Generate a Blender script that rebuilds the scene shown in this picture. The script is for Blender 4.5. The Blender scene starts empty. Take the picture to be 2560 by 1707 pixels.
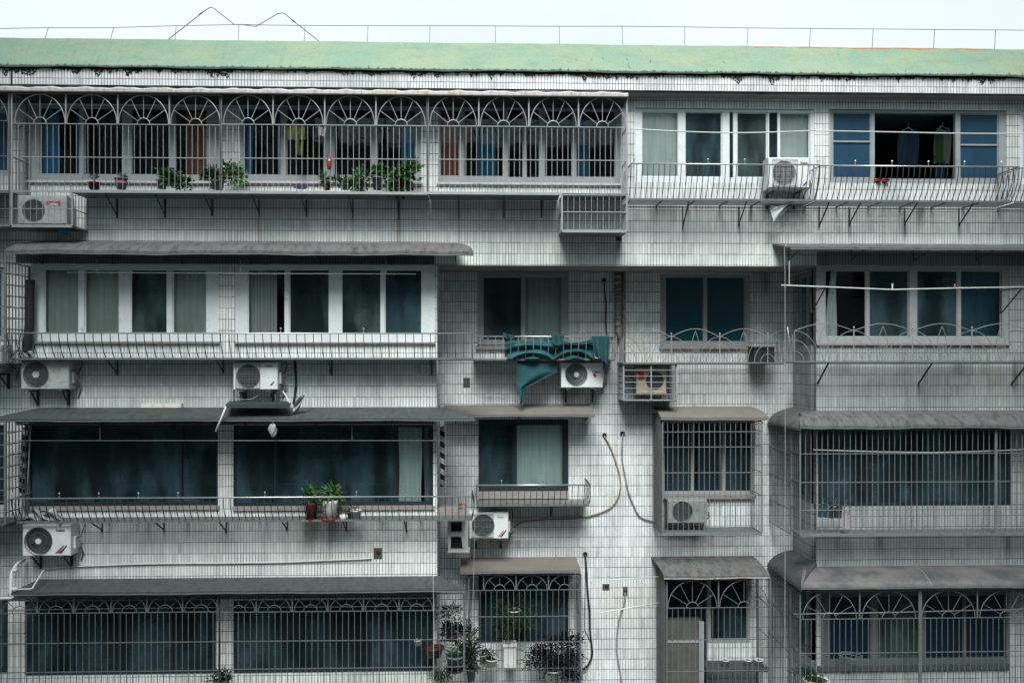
import bpy, math, random
from mathutils import Vector, Matrix
random.seed(7)
PI = math.pi
scene = bpy.context.scene
COL = scene.collection

# ---------------------------------------------------------------- camera model
FPX, CX, HY, D, HC = 2100.0, 1280.0, 890.0, 15.0, 14.0
YAW = math.radians(1.77)
def _u(px): return (px - CX) / FPX
def U(px, Y):
    u = _u(px); d = (Y + D) / (math.cos(YAW) - u * math.sin(YAW))
    return d * (math.sin(YAW) + u * math.cos(YAW))
def V(py, px, Y):
    u = _u(px); d = (Y + D) / (math.cos(YAW) - u * math.sin(YAW))
    return HC + d * (HY - py) / FPX
def P(px, py, Y): return Vector((U(px, Y), Y, V(py, px, Y)))
def S(px_len, Y=0.0): return px_len * (Y + D) / FPX

# ---------------------------------------------------------------- materials
MATS = {}
class NT:
    def __init__(s, name):
        s.m = bpy.data.materials.new(name); s.m.use_nodes = True
        s.t = s.m.node_tree; s.n = s.t.nodes; s.n.clear()
        s.out = s.n.new('ShaderNodeOutputMaterial')
        s.tc = s.n.new('ShaderNodeTexCoord')
        MATS[name] = s.m
    def l(s, a, b): s.t.links.new(a, b)
    def v(s, node, i, x):
        if hasattr(x, 'is_linked') or hasattr(x, 'links'): s.l(x, node.inputs[i])
        else: node.inputs[i].default_value = x
    def math(s, op, a, b=0.0, c=0.0, clamp=False):
        n = s.n.new('ShaderNodeMath'); n.operation = op; n.use_clamp = clamp
        s.v(n, 0, a); s.v(n, 1, b)
        if op in ('MULTIPLY_ADD', 'COMPARE', 'WRAP'): s.v(n, 2, c)
        return n.outputs[0]
    def ramp(s, a, lo, hi, t0=0.0, t1=1.0):
        n = s.n.new('ShaderNodeMapRange'); n.clamp = True; n.interpolation_type = 'SMOOTHSTEP'
        s.v(n, 0, a); n.inputs[1].default_value = lo; n.inputs[2].default_value = hi
        n.inputs[3].default_value = t0; n.inputs[4].default_value = t1
        return n.outputs[0]
    def noise(s, scale, detail=3.0, rough=.55, stretch=None):
        n = s.n.new('ShaderNodeTexNoise'); n.inputs['Scale'].default_value = scale
        n.inputs['Detail'].default_value = detail; n.inputs['Roughness'].default_value = rough
        if stretch:
            mp = s.n.new('ShaderNodeMapping'); mp.inputs['Scale'].default_value = stretch
            s.l(s.tc.outputs['Object'], mp.inputs[0]); s.l(mp.outputs[0], n.inputs['Vector'])
        else: s.l(s.tc.outputs['Object'], n.inputs['Vector'])
        return n.outputs['Fac']
    def mix(s, f, a, b, mode='MIX'):
        n = s.n.new('ShaderNodeMix'); n.data_type = 'RGBA'; n.blend_type = mode
        s.v(n, 0, f)
        for i, x in ((6, a), (7, b)):
            if isinstance(x, (tuple, list)): n.inputs[i].default_value = (*x[:3], 1)
            else: s.l(x, n.inputs[i])
        return n.outputs[2]
    def xyz(s, sock):
        n = s.n.new('ShaderNodeSeparateXYZ'); s.l(sock, n.inputs[0]); return n.outputs
    def bsdf(s, col, rough=.8, metal=0.0, spec=.5, bump=None, bs=.3, bd=.01, trans=None):
        b = s.n.new('ShaderNodeBsdfPrincipled')
        if isinstance(col, (tuple, list)): b.inputs['Base Color'].default_value = (*col[:3], 1)
        else: s.l(col, b.inputs['Base Color'])
        s.v(b, b.inputs.find('Roughness'), rough); s.v(b, b.inputs.find('Metallic'), metal)
        b.inputs['Specular IOR Level'].default_value = spec
        if bump is not None:
            k = s.n.new('ShaderNodeBump'); k.inputs['Strength'].default_value = bs
            k.inputs['Distance'].default_value = bd
            s.l(bump, k.inputs['Height']); s.l(k.outputs[0], b.inputs['Normal'])
        return b.outputs[0]
    def done(s, sh): s.l(sh, s.out.inputs[0]); return s.m

def mk(name, col, rough=.8, var=.35, scale=4.0, dirt=(.05, .055, .055), dlo=.5, dhi=.8, metal=0.0, fine=60, spec=.4, dstr=.7, streak=None):
    t = NT(name)
    n1 = t.noise(scale, 5, .6, streak); n2 = t.noise(fine, 2)
    k = t.math('MULTIPLY_ADD', n1, var * 2, 1 - var)
    k2 = t.math('MULTIPLY_ADD', n2, .5, .75)
    kk = t.math('MULTIPLY', k, k2)
    c = t.n.new('ShaderNodeVectorMath'); c.operation = 'SCALE'
    c.inputs[0].default_value = col; t.l(kk, c.inputs['Scale'])
    f = t.math('MULTIPLY', t.ramp(t.noise(scale * 1.7, 6, .65, streak), dlo, dhi), dstr)
    cc = t.mix(f, c.outputs[0], dirt)
    return t.done(t.bsdf(cc, rough, metal, spec, n2, .25, .004))

TP, TZ = 0.0521, 0.1968
TZ0 = V(549, 640, 0)
def tile_mat(name, base=(.86, .865, .85), mould_z=None, dirtiness=.22, stains=()):
    t = NT(name)
    ox = t.xyz(t.tc.outputs['Object'])
    g = t.n.new('ShaderNodeNewGeometry'); nx = t.xyz(g.outputs['Normal'])
    sx = t.math('GREATER_THAN', t.math('ABSOLUTE', nx[0]), .5)
    sz = t.math('GREATER_THAN', t.math('ABSOLUTE', nx[2]), .5)
    u = t.math('ADD', t.math('MULTIPLY', ox[1], sx), t.math('MULTIPLY', ox[0], t.math('SUBTRACT', 1.0, sx)))
    us = t.math('DIVIDE', t.math('ADD', u, 100.0), TP)
    vs = t.math('DIVIDE', t.math('ADD', ox[2], 40 * TZ - TZ0), TZ)
    # slightly wavy joints
    wob = t.math('MULTIPLY_ADD', t.noise(3.0, 2), .14, -.07)
    us = t.math('ADD', us, wob)
    fu, fv = t.math('FRACT', us), t.math('FRACT', vs)
    gu = t.math('LESS_THAN', fu, .17); gv = t.math('LESS_THAN', fv, .055)
    gr = t.math('MAXIMUM', gu, gv)
    gfade = t.ramp(t.noise(1.7, 4, .65), .3, .62, .55, .97)
    cid = t.n.new('ShaderNodeCombineXYZ')
    t.l(t.math('FLOOR', us), cid.inputs[0]); t.l(t.math('FLOOR', vs), cid.inputs[1])
    wn = t.n.new('ShaderNodeTexWhiteNoise'); wn.noise_dimensions = '2D'; t.l(cid.outputs[0], wn.inputs['Vector'])
    k = t.math('MULTIPLY_ADD', wn.outputs['Value'], .2, .88)
    k = t.math('MULTIPLY', k, t.math('MULTIPLY_ADD', t.math('GREATER_THAN', wn.outputs['Value'], .985), -.28, 1.0))
    k = t.math('MULTIPLY', k, t.math('MULTIPLY_ADD', t.noise(55, 2, .8), .5, .75))
    big = t.noise(.45, 4, .6)
    k = t.math('MULTIPLY', k, t.ramp(big, .3, .68, .74, 1.1))
    vs_ = t.n.new('ShaderNodeVectorMath'); vs_.operation = 'SCALE'
    vs_.inputs[0].default_value = base; t.l(k, vs_.inputs['Scale'])
    col = t.mix(t.math('MULTIPLY', t.ramp(t.noise(.9, 5, .7), .5, .75), .35), vs_.outputs[0], (.36, .29, .20), 'MIX')
    st = t.ramp(t.noise(1.0, 6, .65, (5.5, 5.5, .55)), .47, .74)
    col = t.mix(t.math('MULTIPLY', st, dirtiness), col, (.11, .115, .115))
    sp = t.ramp(t.noise(9.0, 4, .7), .64, .72)
    col = t.mix(t.math('MULTIPLY', sp, .4), col, (.08, .07, .065))
    for (sx0, sy0, sy1, hw, k_, brown, Ys) in stains:
        xc = U(sx0, Ys); zt_, zb_ = V(sy0, sx0, Ys), V(sy1, sx0, Ys); hw_ = S(hw, Ys)
        ax = t.math('ABSOLUTE', t.math('SUBTRACT', ox[0], xc))
        m = t.math('MULTIPLY', t.ramp(ax, hw_, hw_*.15), t.ramp(ox[2], zb_, zb_+(zt_-zb_)*.75))
        m = t.math('MULTIPLY', m, t.math('LESS_THAN', ox[2], zt_))
        m = t.math('MULTIPLY', m, t.math('MULTIPLY_ADD', st, .5, .6*k_))
        col = t.mix(m, col, (.20, .10, .045) if brown else (.055, .062, .062))
    col = t.mix(t.math('MULTIPLY', gr, gfade), col, (.030, .038, .040))
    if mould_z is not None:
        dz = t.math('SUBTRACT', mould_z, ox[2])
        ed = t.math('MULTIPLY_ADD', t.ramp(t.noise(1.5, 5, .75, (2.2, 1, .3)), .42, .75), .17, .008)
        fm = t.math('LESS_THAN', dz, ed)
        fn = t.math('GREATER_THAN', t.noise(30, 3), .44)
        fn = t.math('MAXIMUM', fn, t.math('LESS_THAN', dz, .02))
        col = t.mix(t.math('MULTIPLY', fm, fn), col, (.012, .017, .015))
        lo = t.ramp(dz, .24, .34)
        col = t.mix(t.math('MULTIPLY', t.math('MULTIPLY', lo, t.ramp(t.noise(5, 4), .5, .7)), .5), col, (.3, .17, .08))
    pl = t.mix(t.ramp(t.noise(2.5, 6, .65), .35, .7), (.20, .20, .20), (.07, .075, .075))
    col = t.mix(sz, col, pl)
    rough = t.math('MULTIPLY_ADD', gr, .4, .42)
    hgt = t.math('SUBTRACT', 1.0, gr)
    return t.done(t.bsdf(col, rough, 0, .35, hgt, .5, .003))

def glass_mat(name, tint=(.55, .62, .65), refl=.9, rough=.02, haze=0.0, hazecol=(.05, .08, .1), dirt=.06):
    t = NT(name)
    tr = t.n.new('ShaderNodeBsdfTransparent'); tr.inputs[0].default_value = (*tint, 1)
    gl = t.n.new('ShaderNodeBsdfGlossy'); gl.inputs['Roughness'].default_value = rough
    gl.inputs[0].default_value = (.85, .95, 1, 1)
    bp = t.n.new('ShaderNodeBump'); bp.inputs['Strength'].default_value = .15; bp.inputs['Distance'].default_value = .02
    t.l(t.noise(1.3, 2), bp.inputs['Height']); t.l(bp.outputs[0], gl.inputs['Normal'])
    fr = t.n.new('ShaderNodeFresnel'); fr.inputs[0].default_value = 1.5
    m1 = t.n.new('ShaderNodeMixShader'); t.l(t.math('MULTIPLY', fr.outputs[0], refl), m1.inputs[0])
    t.l(tr.outputs[0], m1.inputs[1]); t.l(gl.outputs[0], m1.inputs[2])
    df = t.n.new('ShaderNodeBsdfDiffuse'); t.l(t.mix(t.ramp(t.noise(1.5, 4, .55, (1.3, 1, .35)), .38, .62), tuple(c * 1.35 for c in hazecol), tuple(c * .35 for c in hazecol)), df.inputs[0])  # streaky haze colour painted in to suggest reflections and curtains
    m2 = t.n.new('ShaderNodeMixShader')
    t.l(t.math('MULTIPLY_ADD', t.ramp(t.noise(3, 5), .4, .75), dirt, haze), m2.inputs[0])  # dirt here only adds patches of the painted haze colour
    t.l(m1.outputs[0], m2.inputs[1]); t.l(df.outputs[0], m2.inputs[2])
    return t.done(m2.outputs[0])

def cloth_mat(name, col, thin=.25, freq=(38, 1, 1), var=.5):
    t = NT(name)
    n = t.noise(1.0, 3, .5, freq)
    c = t.mix(t.ramp(n, .3, .7, 0, var), col, tuple(x * .4 for x in col))
    n2 = t.noise(2.0, 4)
    c = t.mix(t.ramp(n2, .4, .8, 0, .5 if thin > .06 else .25), c, tuple(x * .55 for x in col))
    d = t.bsdf(c, .95, 0, .1)
    tl = t.n.new('ShaderNodeBsdfTranslucent'); t.l(c, tl.inputs[0])
    m = t.n.new('ShaderNodeMixShader'); m.inputs[0].default_value = thin
    t.l(d, m.inputs[1]); t.l(tl.outputs[0], m.inputs[2])
    return t.done(m.outputs[0])

STF = [(647,540,650,7,.7,1,0),(882,545,650,6,.5,1,0),(997,545,650,9,.6,1,0),(1147,548,640,5,.5,1,0),(1660,505,575,46,.75,0,0),(1741,508,560,5,.7,1,0),(1877,508,575,6,.9,0,0),
 (2124,560,618,6,1.,0,0),(2262,560,618,7,1.,0,0),(2398,560,618,7,1.,0,0),(2300,505,600,22,.8,0,0),(1850,560,664,5,.6,0,0),(1707,565,660,4,.5,0,0),(770,1300,1425,26,.75,0,0),(825,1302,1440,10,.8,1,0),
 (1010,1300,1425,5,.6,1,0),(172,975,1015,5,1.,1,0),(245,560,620,60,.5,0,0),(1546,602,664,12,.9,0,0)]
STR = [(2538,905,1020,9,.9,0,0),(2297,960,1020,6,.7,0,0),(2520,1340,1420,14,.9,0,0),(2200,1340,1410,30,.4,0,0),(2100,906,950,50,.5,0,0),(2400,906,960,40,.5,0,0)]
STB = [(1545,672,1000,16,.75,0,1.15),(1240,990,1012,60,.4,0,1.15),(1420,970,1012,50,.7,0,1.15),(1300,1350,1390,110,.55,0,1.15),(1235,1262,1280,40,.6,0,1.15),(1625,1004,1040,60,.5,0,1.15),(1910,680,760,30,.6,0,1.15),(1150,1300,1420,40,.7,0,1.15),(1780,1338,1385,90,.5,0,1.15)]
tile_mat('wall_tile', stains=STF)
tile_mat('bay_tile', base=(.47, .485, .485), dirtiness=.45, stains=STR)  # greyer, dirtier tile; base also darkened to stand in for weaker light
tile_mat('recess_tile', base=(.82, .83, .83), dirtiness=.25, stains=STB)
tile_mat('shade_tile', base=(.24, .25, .25), dirtiness=.75)  # wall tile with the shade under awnings put into its colour
tile_mat('deep_shade_tile', base=(.095, .105, .108), dirtiness=.75)  # same, with deeper shade in the colour
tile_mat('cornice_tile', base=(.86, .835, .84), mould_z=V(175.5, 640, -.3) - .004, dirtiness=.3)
def green_paint():
    t = NT('green_paint')
    c = t.mix(t.ramp(t.noise(1.1, 6, .65, (1, 1, 2.2)), .32, .68), (.225, .315, .24), (.30, .345, .225))
    c = t.mix(t.ramp(t.noise(2.6, 6, .7, (1, 1, 2.5)), .48, .72, 0, .5), c, (.15, .21, .15))
    c = t.mix(t.ramp(t.noise(45, 3, .7), .3, .7, 0, .45), c, (.12, .17, .12))
    c = t.mix(t.ramp(t.noise(3.5, 5, .7, (1, 1, 3)), .58, .75, 0, .45), c, (.34, .37, .24))
    o = t.xyz(t.tc.outputs['Object'])
    top = V(109, 1300, .12)
    m = t.math('GREATER_THAN', t.math('ADD', o[2], t.math('MULTIPLY_ADD', t.noise(3.5, 5, .7, (1, 1, .2)), .16, -.08)), top - .045)
    m = t.math('MULTIPLY', m, t.math('GREATER_THAN', o[0], U(1885, .1)))
    m = t.math('MULTIPLY', m, t.math('LESS_THAN', o[0], U(2480, .1)))
    c = t.mix(t.math('MULTIPLY', m, .8), c, (.38, .12, .035))
    zb = V(180.5, 1280, -.3)
    lo = t.math('LESS_THAN', t.math('SUBTRACT', o[2], zb), t.math('MULTIPLY_ADD', t.ramp(t.noise(6, 5, .75, (2, 1, .5)), .45, .75), .09, .012))
    c = t.mix(t.math('MULTIPLY', lo, .8), c, (.03, .045, .035))
    dr = t.ramp(t.noise(1, 5, .7, (7, 1, .6)), .56, .75, 0, .35)
    c = t.mix(dr, c, (.12, .16, .12))
    return t.done(t.bsdf(c, .88, 0, .3, t.noise(30, 4), .3, .006))
green_paint()
mk('steel_light', (.36, .365, .365), .5, .22, 5, (.16, .10, .06), .55, .8, metal=.25, dstr=.5)
mk('steel_pale', (.62, .61, .60), .5, .15, 5, (.2, .15, .1), .55, .8, metal=.1, dstr=.4)
mk('steel_mid', (.17, .18, .18), .6, .3, 5, (.06, .04, .03), .5, .8, metal=.2, dstr=.6)
mk('steel_orn', (.27, .275, .27), .6, .3, 5, (.1, .07, .05), .5, .8, metal=.2, dstr=.6)
mk('steel_cage', (.20, .21, .21), .6, .3, 5, (.08, .06, .04), .5, .8, metal=.2, dstr=.6)
mk('steel_low', (.15, .165, .165), .6, .3, 5, (.06, .04, .03), .5, .8, metal=.2, dstr=.6)
mk('steel_dark', (.055, .062, .062), .6, .3, 5, (.05, .03, .02), .5, .8, metal=.2, dstr=.5)
mk('chrome', (.62, .62, .61), .3, .12, 6, (.2, .18, .16), .6, .85, metal=.7, dstr=.4)
mk('rod_white', (.62, .62, .60), .45, .12, 6, (.25, .2, .17), .55, .85, dstr=.4)
mk('frame_white', (.74, .76, .77), .45, .08, 3, (.33, .34, .34), .5, .85, dstr=.45)
mk('frame_grey', (.33, .34, .345), .55, .14, 3, (.2, .2, .2), .5, .8, dstr=.5)
mk('frame_low', (.10, .108, .11), .55, .14, 3, (.1, .1, .1), .5, .8, dstr=.5)
mk('frame_cage', (.34, .35, .355), .55, .14, 3, (.12, .12, .12), .5, .8, dstr=.5)
mk('frame_dark', (.018, .028, .038), .45, .2, 3)
mk('plaster_white', (.55, .54, .53), .85, .2, 2.5, (.2, .17, .15), .45, .75, dstr=.6)
mk('sill_pink', (.30, .26, .245), .85, .2, 6, (.12, .1, .09), .45, .75, dstr=.6)
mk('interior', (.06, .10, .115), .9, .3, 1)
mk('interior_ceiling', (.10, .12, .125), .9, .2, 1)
mk('awning_grey', (.125, .118, .117), .8, .3, 3.0, (.035, .037, .037), .42, .72, fine=55, dstr=.8, streak=(2.2, .8, .8))
mk('awning_dark', (.068, .072, .073), .8, .3, 3.0, (.025, .027, .027), .42, .75, fine=55, dstr=.7, streak=(2.2, .8, .8))
mk('awning_tan', (.165, .145, .132), .8, .25, 3.0, (.15, .14, .13), .45, .75, fine=55, dstr=.7)
mk('awning_edge', (.50, .45, .43), .8, .2, 9.0, (.2, .1, .06), .45, .7, fine=55, dstr=.6, streak=(1, 1, .3))
mk('ac_white', (.74, .75, .74), .45, .08, 3, (.3, .28, .25), .5, .85, dstr=.4, spec=.4)
mk('ac_old', (.46, .475, .46), .6, .15, 6, (.16, .13, .1), .45, .75, dstr=.6)
mk('ac_dim', (.27, .285, .28), .6, .15, 6, (.1, .09, .07), .45, .75, dstr=.6)
mk('ac_rusty', (.55, .48, .40), .65, .2, 14, (.28, .13, .07), .45, .7, dstr=.75)
mk('ac_dark', (.02, .028, .028), .7, .2, 8)
mk('grille_grey', (.17, .18, .18), .6, .2, 8)
mk('grille_light', (.42, .44, .43), .5, .2, 8)
mk('black_plastic', (.014, .016, .017), .55, .2, 8)
mk('black_rubber', (.02, .02, .021), .75, .3, 12)
mk('white_pvc', (.62, .63, .62), .4, .1, 3, (.3, .3, .28), .5, .8, dstr=.5)
mk('tape_tan', (.33, .25, .17), .85, .35, 30, (.14, .1, .07), .45, .7)
mk('tape_grey', (.27, .26, .27), .85, .35, 30, (.12, .1, .09), .45, .7)
mk('wire_dark', (.03, .035, .05), .6, .2, 8)
mk('string_white', (.62, .62, .60), .8, .1, 8)
mk('concrete', (.25, .25, .24), .9, .3, 1.5)
mk('asphalt', (.05, .05, .052), .9, .3, 1.0)
mk('board_brown', (.10, .098, .09), .8, .25, 3, (.06, .05, .045), .45, .75, dstr=.6)
mk('door_brown', (.26, .075, .032), .55, .25, 3, (.1, .03, .015), .5, .8, dstr=.5)
mk('film_blue', (.022, .065, .115), .25, .2, 2, (.015, .05, .09), .45, .75, dstr=.6)
mk('film_navy', (.004, .014, .030), .25, .2, 2, (.004, .014, .03), .45, .75, dstr=.6)
mk('film_teal', (.008, .055, .085), .2, .25, 2, (.006, .06, .055), .45, .7, dstr=.7)
mk('plastic_red', (.30, .03, .022), .5, .2, 8)
mk('plastic_maroon', (.075, .010, .016), .5, .2, 8)
mk('plastic_purple', (.45, .28, .62), .5, .1, 8)
mk('plastic_pink', (.50, .16, .26), .5, .1, 8)
mk('terracotta', (.17, .045, .025), .7, .2, 10)
mk('pot_grey', (.12, .14, .15), .6, .2, 8)
mk('pot_white', (.68, .67, .65), .4, .1, 8, (.35, .3, .28), .5, .8, dstr=.5)
mk('pot_teal', (.05, .14, .17), .5, .2, 8)
mk('ink_blue', (.03, .06, .22), .5, .1, 8)
mk('ink_red', (.62, .04, .03), .5, .1, 8)
mk('ink_pink', (.68, .06, .16), .5, .1, 8)
mk('ink_orange', (.75, .22, .1), .5, .1, 8)
mk('ink_black', (.03, .03, .035), .5, .1, 8)
mk('pipe_cement', (.30, .29, .275), .9, .4, 14, (.08, .075, .07), .45, .65, dstr=.8)
mk('gap_brown', (.10, .075, .065), .95, .4, 20)
mk('canopy_shade', (.018, .022, .023), .95, .3, 6)  # near-black that paints in the shade under the canopy
mk('soil', (.03, .022, .016), .95, .3, 20)
mk('leaf_green', (.048, .115, .036), .55, .5, 9, (.02, .06, .02), .45, .7, spec=.3)
mk('leaf_bright', (.085, .18, .055), .55, .4, 9, (.04, .1, .03), .45, .7, spec=.3)
mk('leaf_dark', (.022, .055, .028), .6, .5, 9, (.01, .02, .015), .45, .7, spec=.2)
mk('leaf_shaded', (.022, .045, .022), .65, .5, 9, (.01, .02, .01), .45, .7, spec=.15)  # leaf green darkened to stand in for shade on the bottom row
mk('leaf_purple', (.012, .010, .018), .6, .5, 9, (.01, .01, .015), .45, .7, spec=.2)
mk('cloth_purple_grey', (.42, .37, .44), .95, .2, 8)
mk('bag_clear', (.42, .44, .43), .35, .3, 9, (.15, .16, .16), .45, .7, dstr=.6)
mk('bag_blue', (.02, .12, .22), .5, .4, 15)
mk('foam', (.80, .79, .72), .8, .06, 8)
cloth_mat('cloth_teal', (.042, .125, .14), .1, (3, 3, 3), .55)
cloth_mat('curtain_blue', (.06, .32, .58), .05)
cloth_mat('curtain_grey', (.90, .94, .90), .03, (16, 1, 1), .25)
cloth_mat('curtain_pale', (.85, .95, .91), .03, (14, 1, 1), .22)
cloth_mat('curtain_mint', (.78, .96, .92), .03, (22, 1, 1), .22)
cloth_mat('curtain_teal', (.03, .22, .33), .05)
cloth_mat('curtain_slate', (.26, .33, .37), .05, (12, 1, 1), .7)
cloth_mat('cloth_olive', (.17, .18, .07), .3, (14, 1, 2), .6)
cloth_mat('cloth_navy', (.008, .018, .032), .2, (14, 1, 2), .6)
cloth_mat('cloth_green', (.012, .05, .01), .3, (14, 1, 2), .5)
cloth_mat('cloth_grey', (.07, .075, .075), .3, (14, 1, 2), .5)
cloth_mat('cloth_white', (.66, .6, .62), .3, (14, 1, 2), .3)
glass_mat('glass', (.99, .99, .99), refl=.8, dirt=.05)
glass_mat('glass_dark', (.62, .70, .74), haze=.16, hazecol=(.06, .115, .14))
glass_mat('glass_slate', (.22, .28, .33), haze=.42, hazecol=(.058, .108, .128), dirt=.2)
glass_mat('glass_green', (.88, .93, .90), haze=.14, hazecol=(.14, .17, .15))
glass_mat('glass_smoke', (.3, .36, .36), haze=.42, hazecol=(.075, .115, .115), dirt=.2)

def zebra():
    t = NT('zebra'); o = t.xyz(t.tc.outputs['Object'])
    f = t.math('LESS_THAN', t.math('FRACT', t.math('MULTIPLY', t.math('ADD', o[2], t.math('MULTIPLY', o[0], .6)), 5.2)), .5)
    return t.done(t.bsdf(t.mix(f, (.55, .55, .55), (.01, .01, .012)), .6))
zebra()
def blinds_mat():
    t = NT('blind_slats'); o = t.xyz(t.tc.outputs['Object'])
    f = t.math('FRACT', t.math('MULTIPLY', o[0], 13.5))
    return t.done(t.bsdf(t.mix(t.ramp(f, .35, .75), (.42, .47, .45), (.10, .12, .12)), .7))
blinds_mat()
def plastic_sheet():
    t = NT('polycarbonate')
    n = t.noise(2.2, 5, .6); f = t.noise(55, 2)
    c = t.mix(t.ramp(n, .35, .7), (.17, .152, .15), (.07, .072, .072))
    c = t.mix(t.ramp(f, .4, .7, 0, .5), c, (.07, .07, .07))
    return t.done(t.bsdf(c, .42, 0, .5))
plastic_sheet()

# ---------------------------------------------------------------- mesh builder
class MB:
    def __init__(s): s.v = []; s.f = []; s.smooth = False; s.mi = None
    def add(s, vs, fs):
        b = len(s.v); s.v += [tuple(x) for x in vs]; s.f += [tuple(i + b for i in f) for f in fs]
    def box(s, x0, x1, y0, y1, z0, z1):
        if x0 > x1: x0, x1 = x1, x0
        if y0 > y1: y0, y1 = y1, y0
        if z0 > z1: z0, z1 = z1, z0
        s.add([(x0,y0,z0),(x1,y0,z0),(x1,y1,z0),(x0,y1,z0),(x0,y0,z1),(x1,y0,z1),(x1,y1,z1),(x0,y1,z1)],
              [(0,3,2,1),(4,5,6,7),(0,1,5,4),(1,2,6,5),(2,3,7,6),(3,0,4,7)]); return s
    def pbox(s, px0, py0, px1, py1, Yf, Yb):       # a box whose front face (at depth Yf) spans these source pixels
        xm = (px0 + px1) / 2
        return s.box(U(px0, Yf), U(px1, Yf), Yf, Yb, V(py1, xm, Yf), V(py0, xm, Yf))
    def bbox(s, x0, x1, y0, y1, z0, z1, b=.008):    # box with chamfered vertical/horizontal front edges
        if x0 > x1: x0, x1 = x1, x0
        if z0 > z1: z0, z1 = z1, z0
        A = [(x0+b,y0,z0+b),(x1-b,y0,z0+b),(x1-b,y0,z1-b),(x0+b,y0,z1-b)]
        B = [(x0,y0+b,z0),(x1,y0+b,z0),(x1,y0+b,z1),(x0,y0+b,z1)]
        C = [(x0,y1,z0),(x1,y1,z0),(x1,y1,z1),(x0,y1,z1)]
        fs = [(0,1,2,3),(8,11,10,9)]
        for i in range(4):
            j = (i+1) % 4
            fs += [(i+4, j+4, j, i), (i+8, j+8, j+4, i+4)]
        s.add(A+B+C, fs); return s
    def tube(s, pts, r, n=6, r1=None, cap=True):
        pts = [Vector(p) for p in pts]; m = len(pts); rings = []
        up = None
        for i, p in enumerate(pts):
            t = (pts[min(i+1, m-1)] - pts[max(i-1, 0)])
            if t.length < 1e-9: t = Vector((0,0,1))
            t.normalize()
            if up is None:
                up = Vector((0,0,1)) if abs(t.z) < .9 else Vector((0,-1,0))
            a = t.cross(up)
            if a.length < 1e-6: a = t.cross(Vector((1,0,0)))
            a.normalize(); b = a.cross(t).normalized(); up = b
            rr = r if r1 is None else r + (r1 - r) * i / max(1, m-1)
            rings.append([p + (a*math.cos(2*PI*(k+.5)/n) + b*math.sin(2*PI*(k+.5)/n))*rr for k in range(n)])
        vs = [q for rg in rings for q in rg]; fs = []
        for i in range(m-1):
            for k in range(n):
                k2 = (k+1) % n
                fs.append((i*n+k, i*n+k2, (i+1)*n+k2, (i+1)*n+k))
        if cap:
            fs.append(tuple(range(n))[::-1]); fs.append(tuple(range((m-1)*n, m*n)))
        s.add(vs, fs); return s
    def disc(s, c, r, n=32, nrm=-1):                # facing -Y
        c = Vector(c); vs = [c + Vector((math.cos(2*PI*k/n)*r, 0, math.sin(2*PI*k/n)*r)) for k in range(n)]
        s.add(vs, [tuple(range(n))]); return s
    def sphere(s, c, r, n=10, m=6, sc=(1,1,1)):
        vs = [(c[0], c[1], c[2]+r*sc[2])]; 
        for i in range(1, m):
            th = PI*i/m
            for k in range(n):
                vs.append((c[0]+r*sc[0]*math.sin(th)*math.cos(2*PI*k/n), c[1]+r*sc[1]*math.sin(th)*math.sin(2*PI*k/n), c[2]+r*sc[2]*math.cos(th)))
        vs.append((c[0], c[1], c[2]-r*sc[2])); fs = []
        for k in range(n): fs.append((0, 1+k, 1+(k+1)%n))
        for i in range(m-2):
            for k in range(n): fs.append((1+i*n+k, 1+(i+1)*n+k, 1+(i+1)*n+(k+1)%n, 1+i*n+(k+1)%n))
        e = len(vs)-1
        for k in range(n): fs.append((e, 1+(m-2)*n+(k+1)%n, 1+(m-2)*n+k))
        s.add(vs, fs); return s
    def lathe(s, c, prof, n=20):
        vs = []; fs = []
        for (r, z) in prof:
            for k in range(n): vs.append((c[0]+r*math.cos(2*PI*k/n), c[1]+r*math.sin(2*PI*k/n), c[2]+z))
        for i in range(len(prof)-1):
            for k in range(n): fs.append((i*n+k, i*n+(k+1)%n, (i+1)*n+(k+1)%n, (i+1)*n+k))
        s.add(vs, fs); return s
    def grid(s, fn, nu, nv):
        vs = [fn(i/nu, j/nv) for j in range(nv+1) for i in range(nu+1)]
        fs = [(j*(nu+1)+i, j*(nu+1)+i+1, (j+1)*(nu+1)+i+1, (j+1)*(nu+1)+i) for j in range(nv) for i in range(nu)]
        s.add(vs, fs); return s
    def build(s, name, mat, parent=None, smooth=False, label=None):
        me = bpy.data.meshes.new(name); me.from_pydata(s.v, [], s.f); me.update()
        if smooth: me.polygons.foreach_set('use_smooth', [True]*len(me.polygons))
        o = bpy.data.objects.new(name, me); COL.objects.link(o)
        me.materials.append(MATS[mat])
        if parent: o.parent = parent
        if label: o['label'] = label
        return o

ROOTS = []
def thing(name, label, cat, group=None):
    o = bpy.data.objects.new(name, None); COL.objects.link(o); o.empty_display_size = .1
    o['label'] = label; o['category'] = cat
    if group: o['group'] = group
    ROOTS.append(o); return o
def tag(o, label, cat, group=None):
    o['label'] = label; o['category'] = cat
    if group: o['group'] = group
    return o
def struct(o): o['kind'] = 'structure'; return o
SUN_E=4.7; SKY_K=1.0
# ---------------------------------------------------------------- the apartment building
F, B = 0.0, 1.15
XL, XR = U(-700, 0), U(3300, 0)
XA, XB = U(1092, 0), U(2040, 0)          # inner corners of the two bays
ZS = V(664.5, 1500, 0)                   # underside of the top storey
ZT = V(236, 1700, 0)                     # top of the wall under the eave
ZTOP = V(173, 1280, -.3)
bld = thing('apartment_building', 'white tiled apartment block with green sloped parapet, two bays and a recessed middle', 'building')

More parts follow.
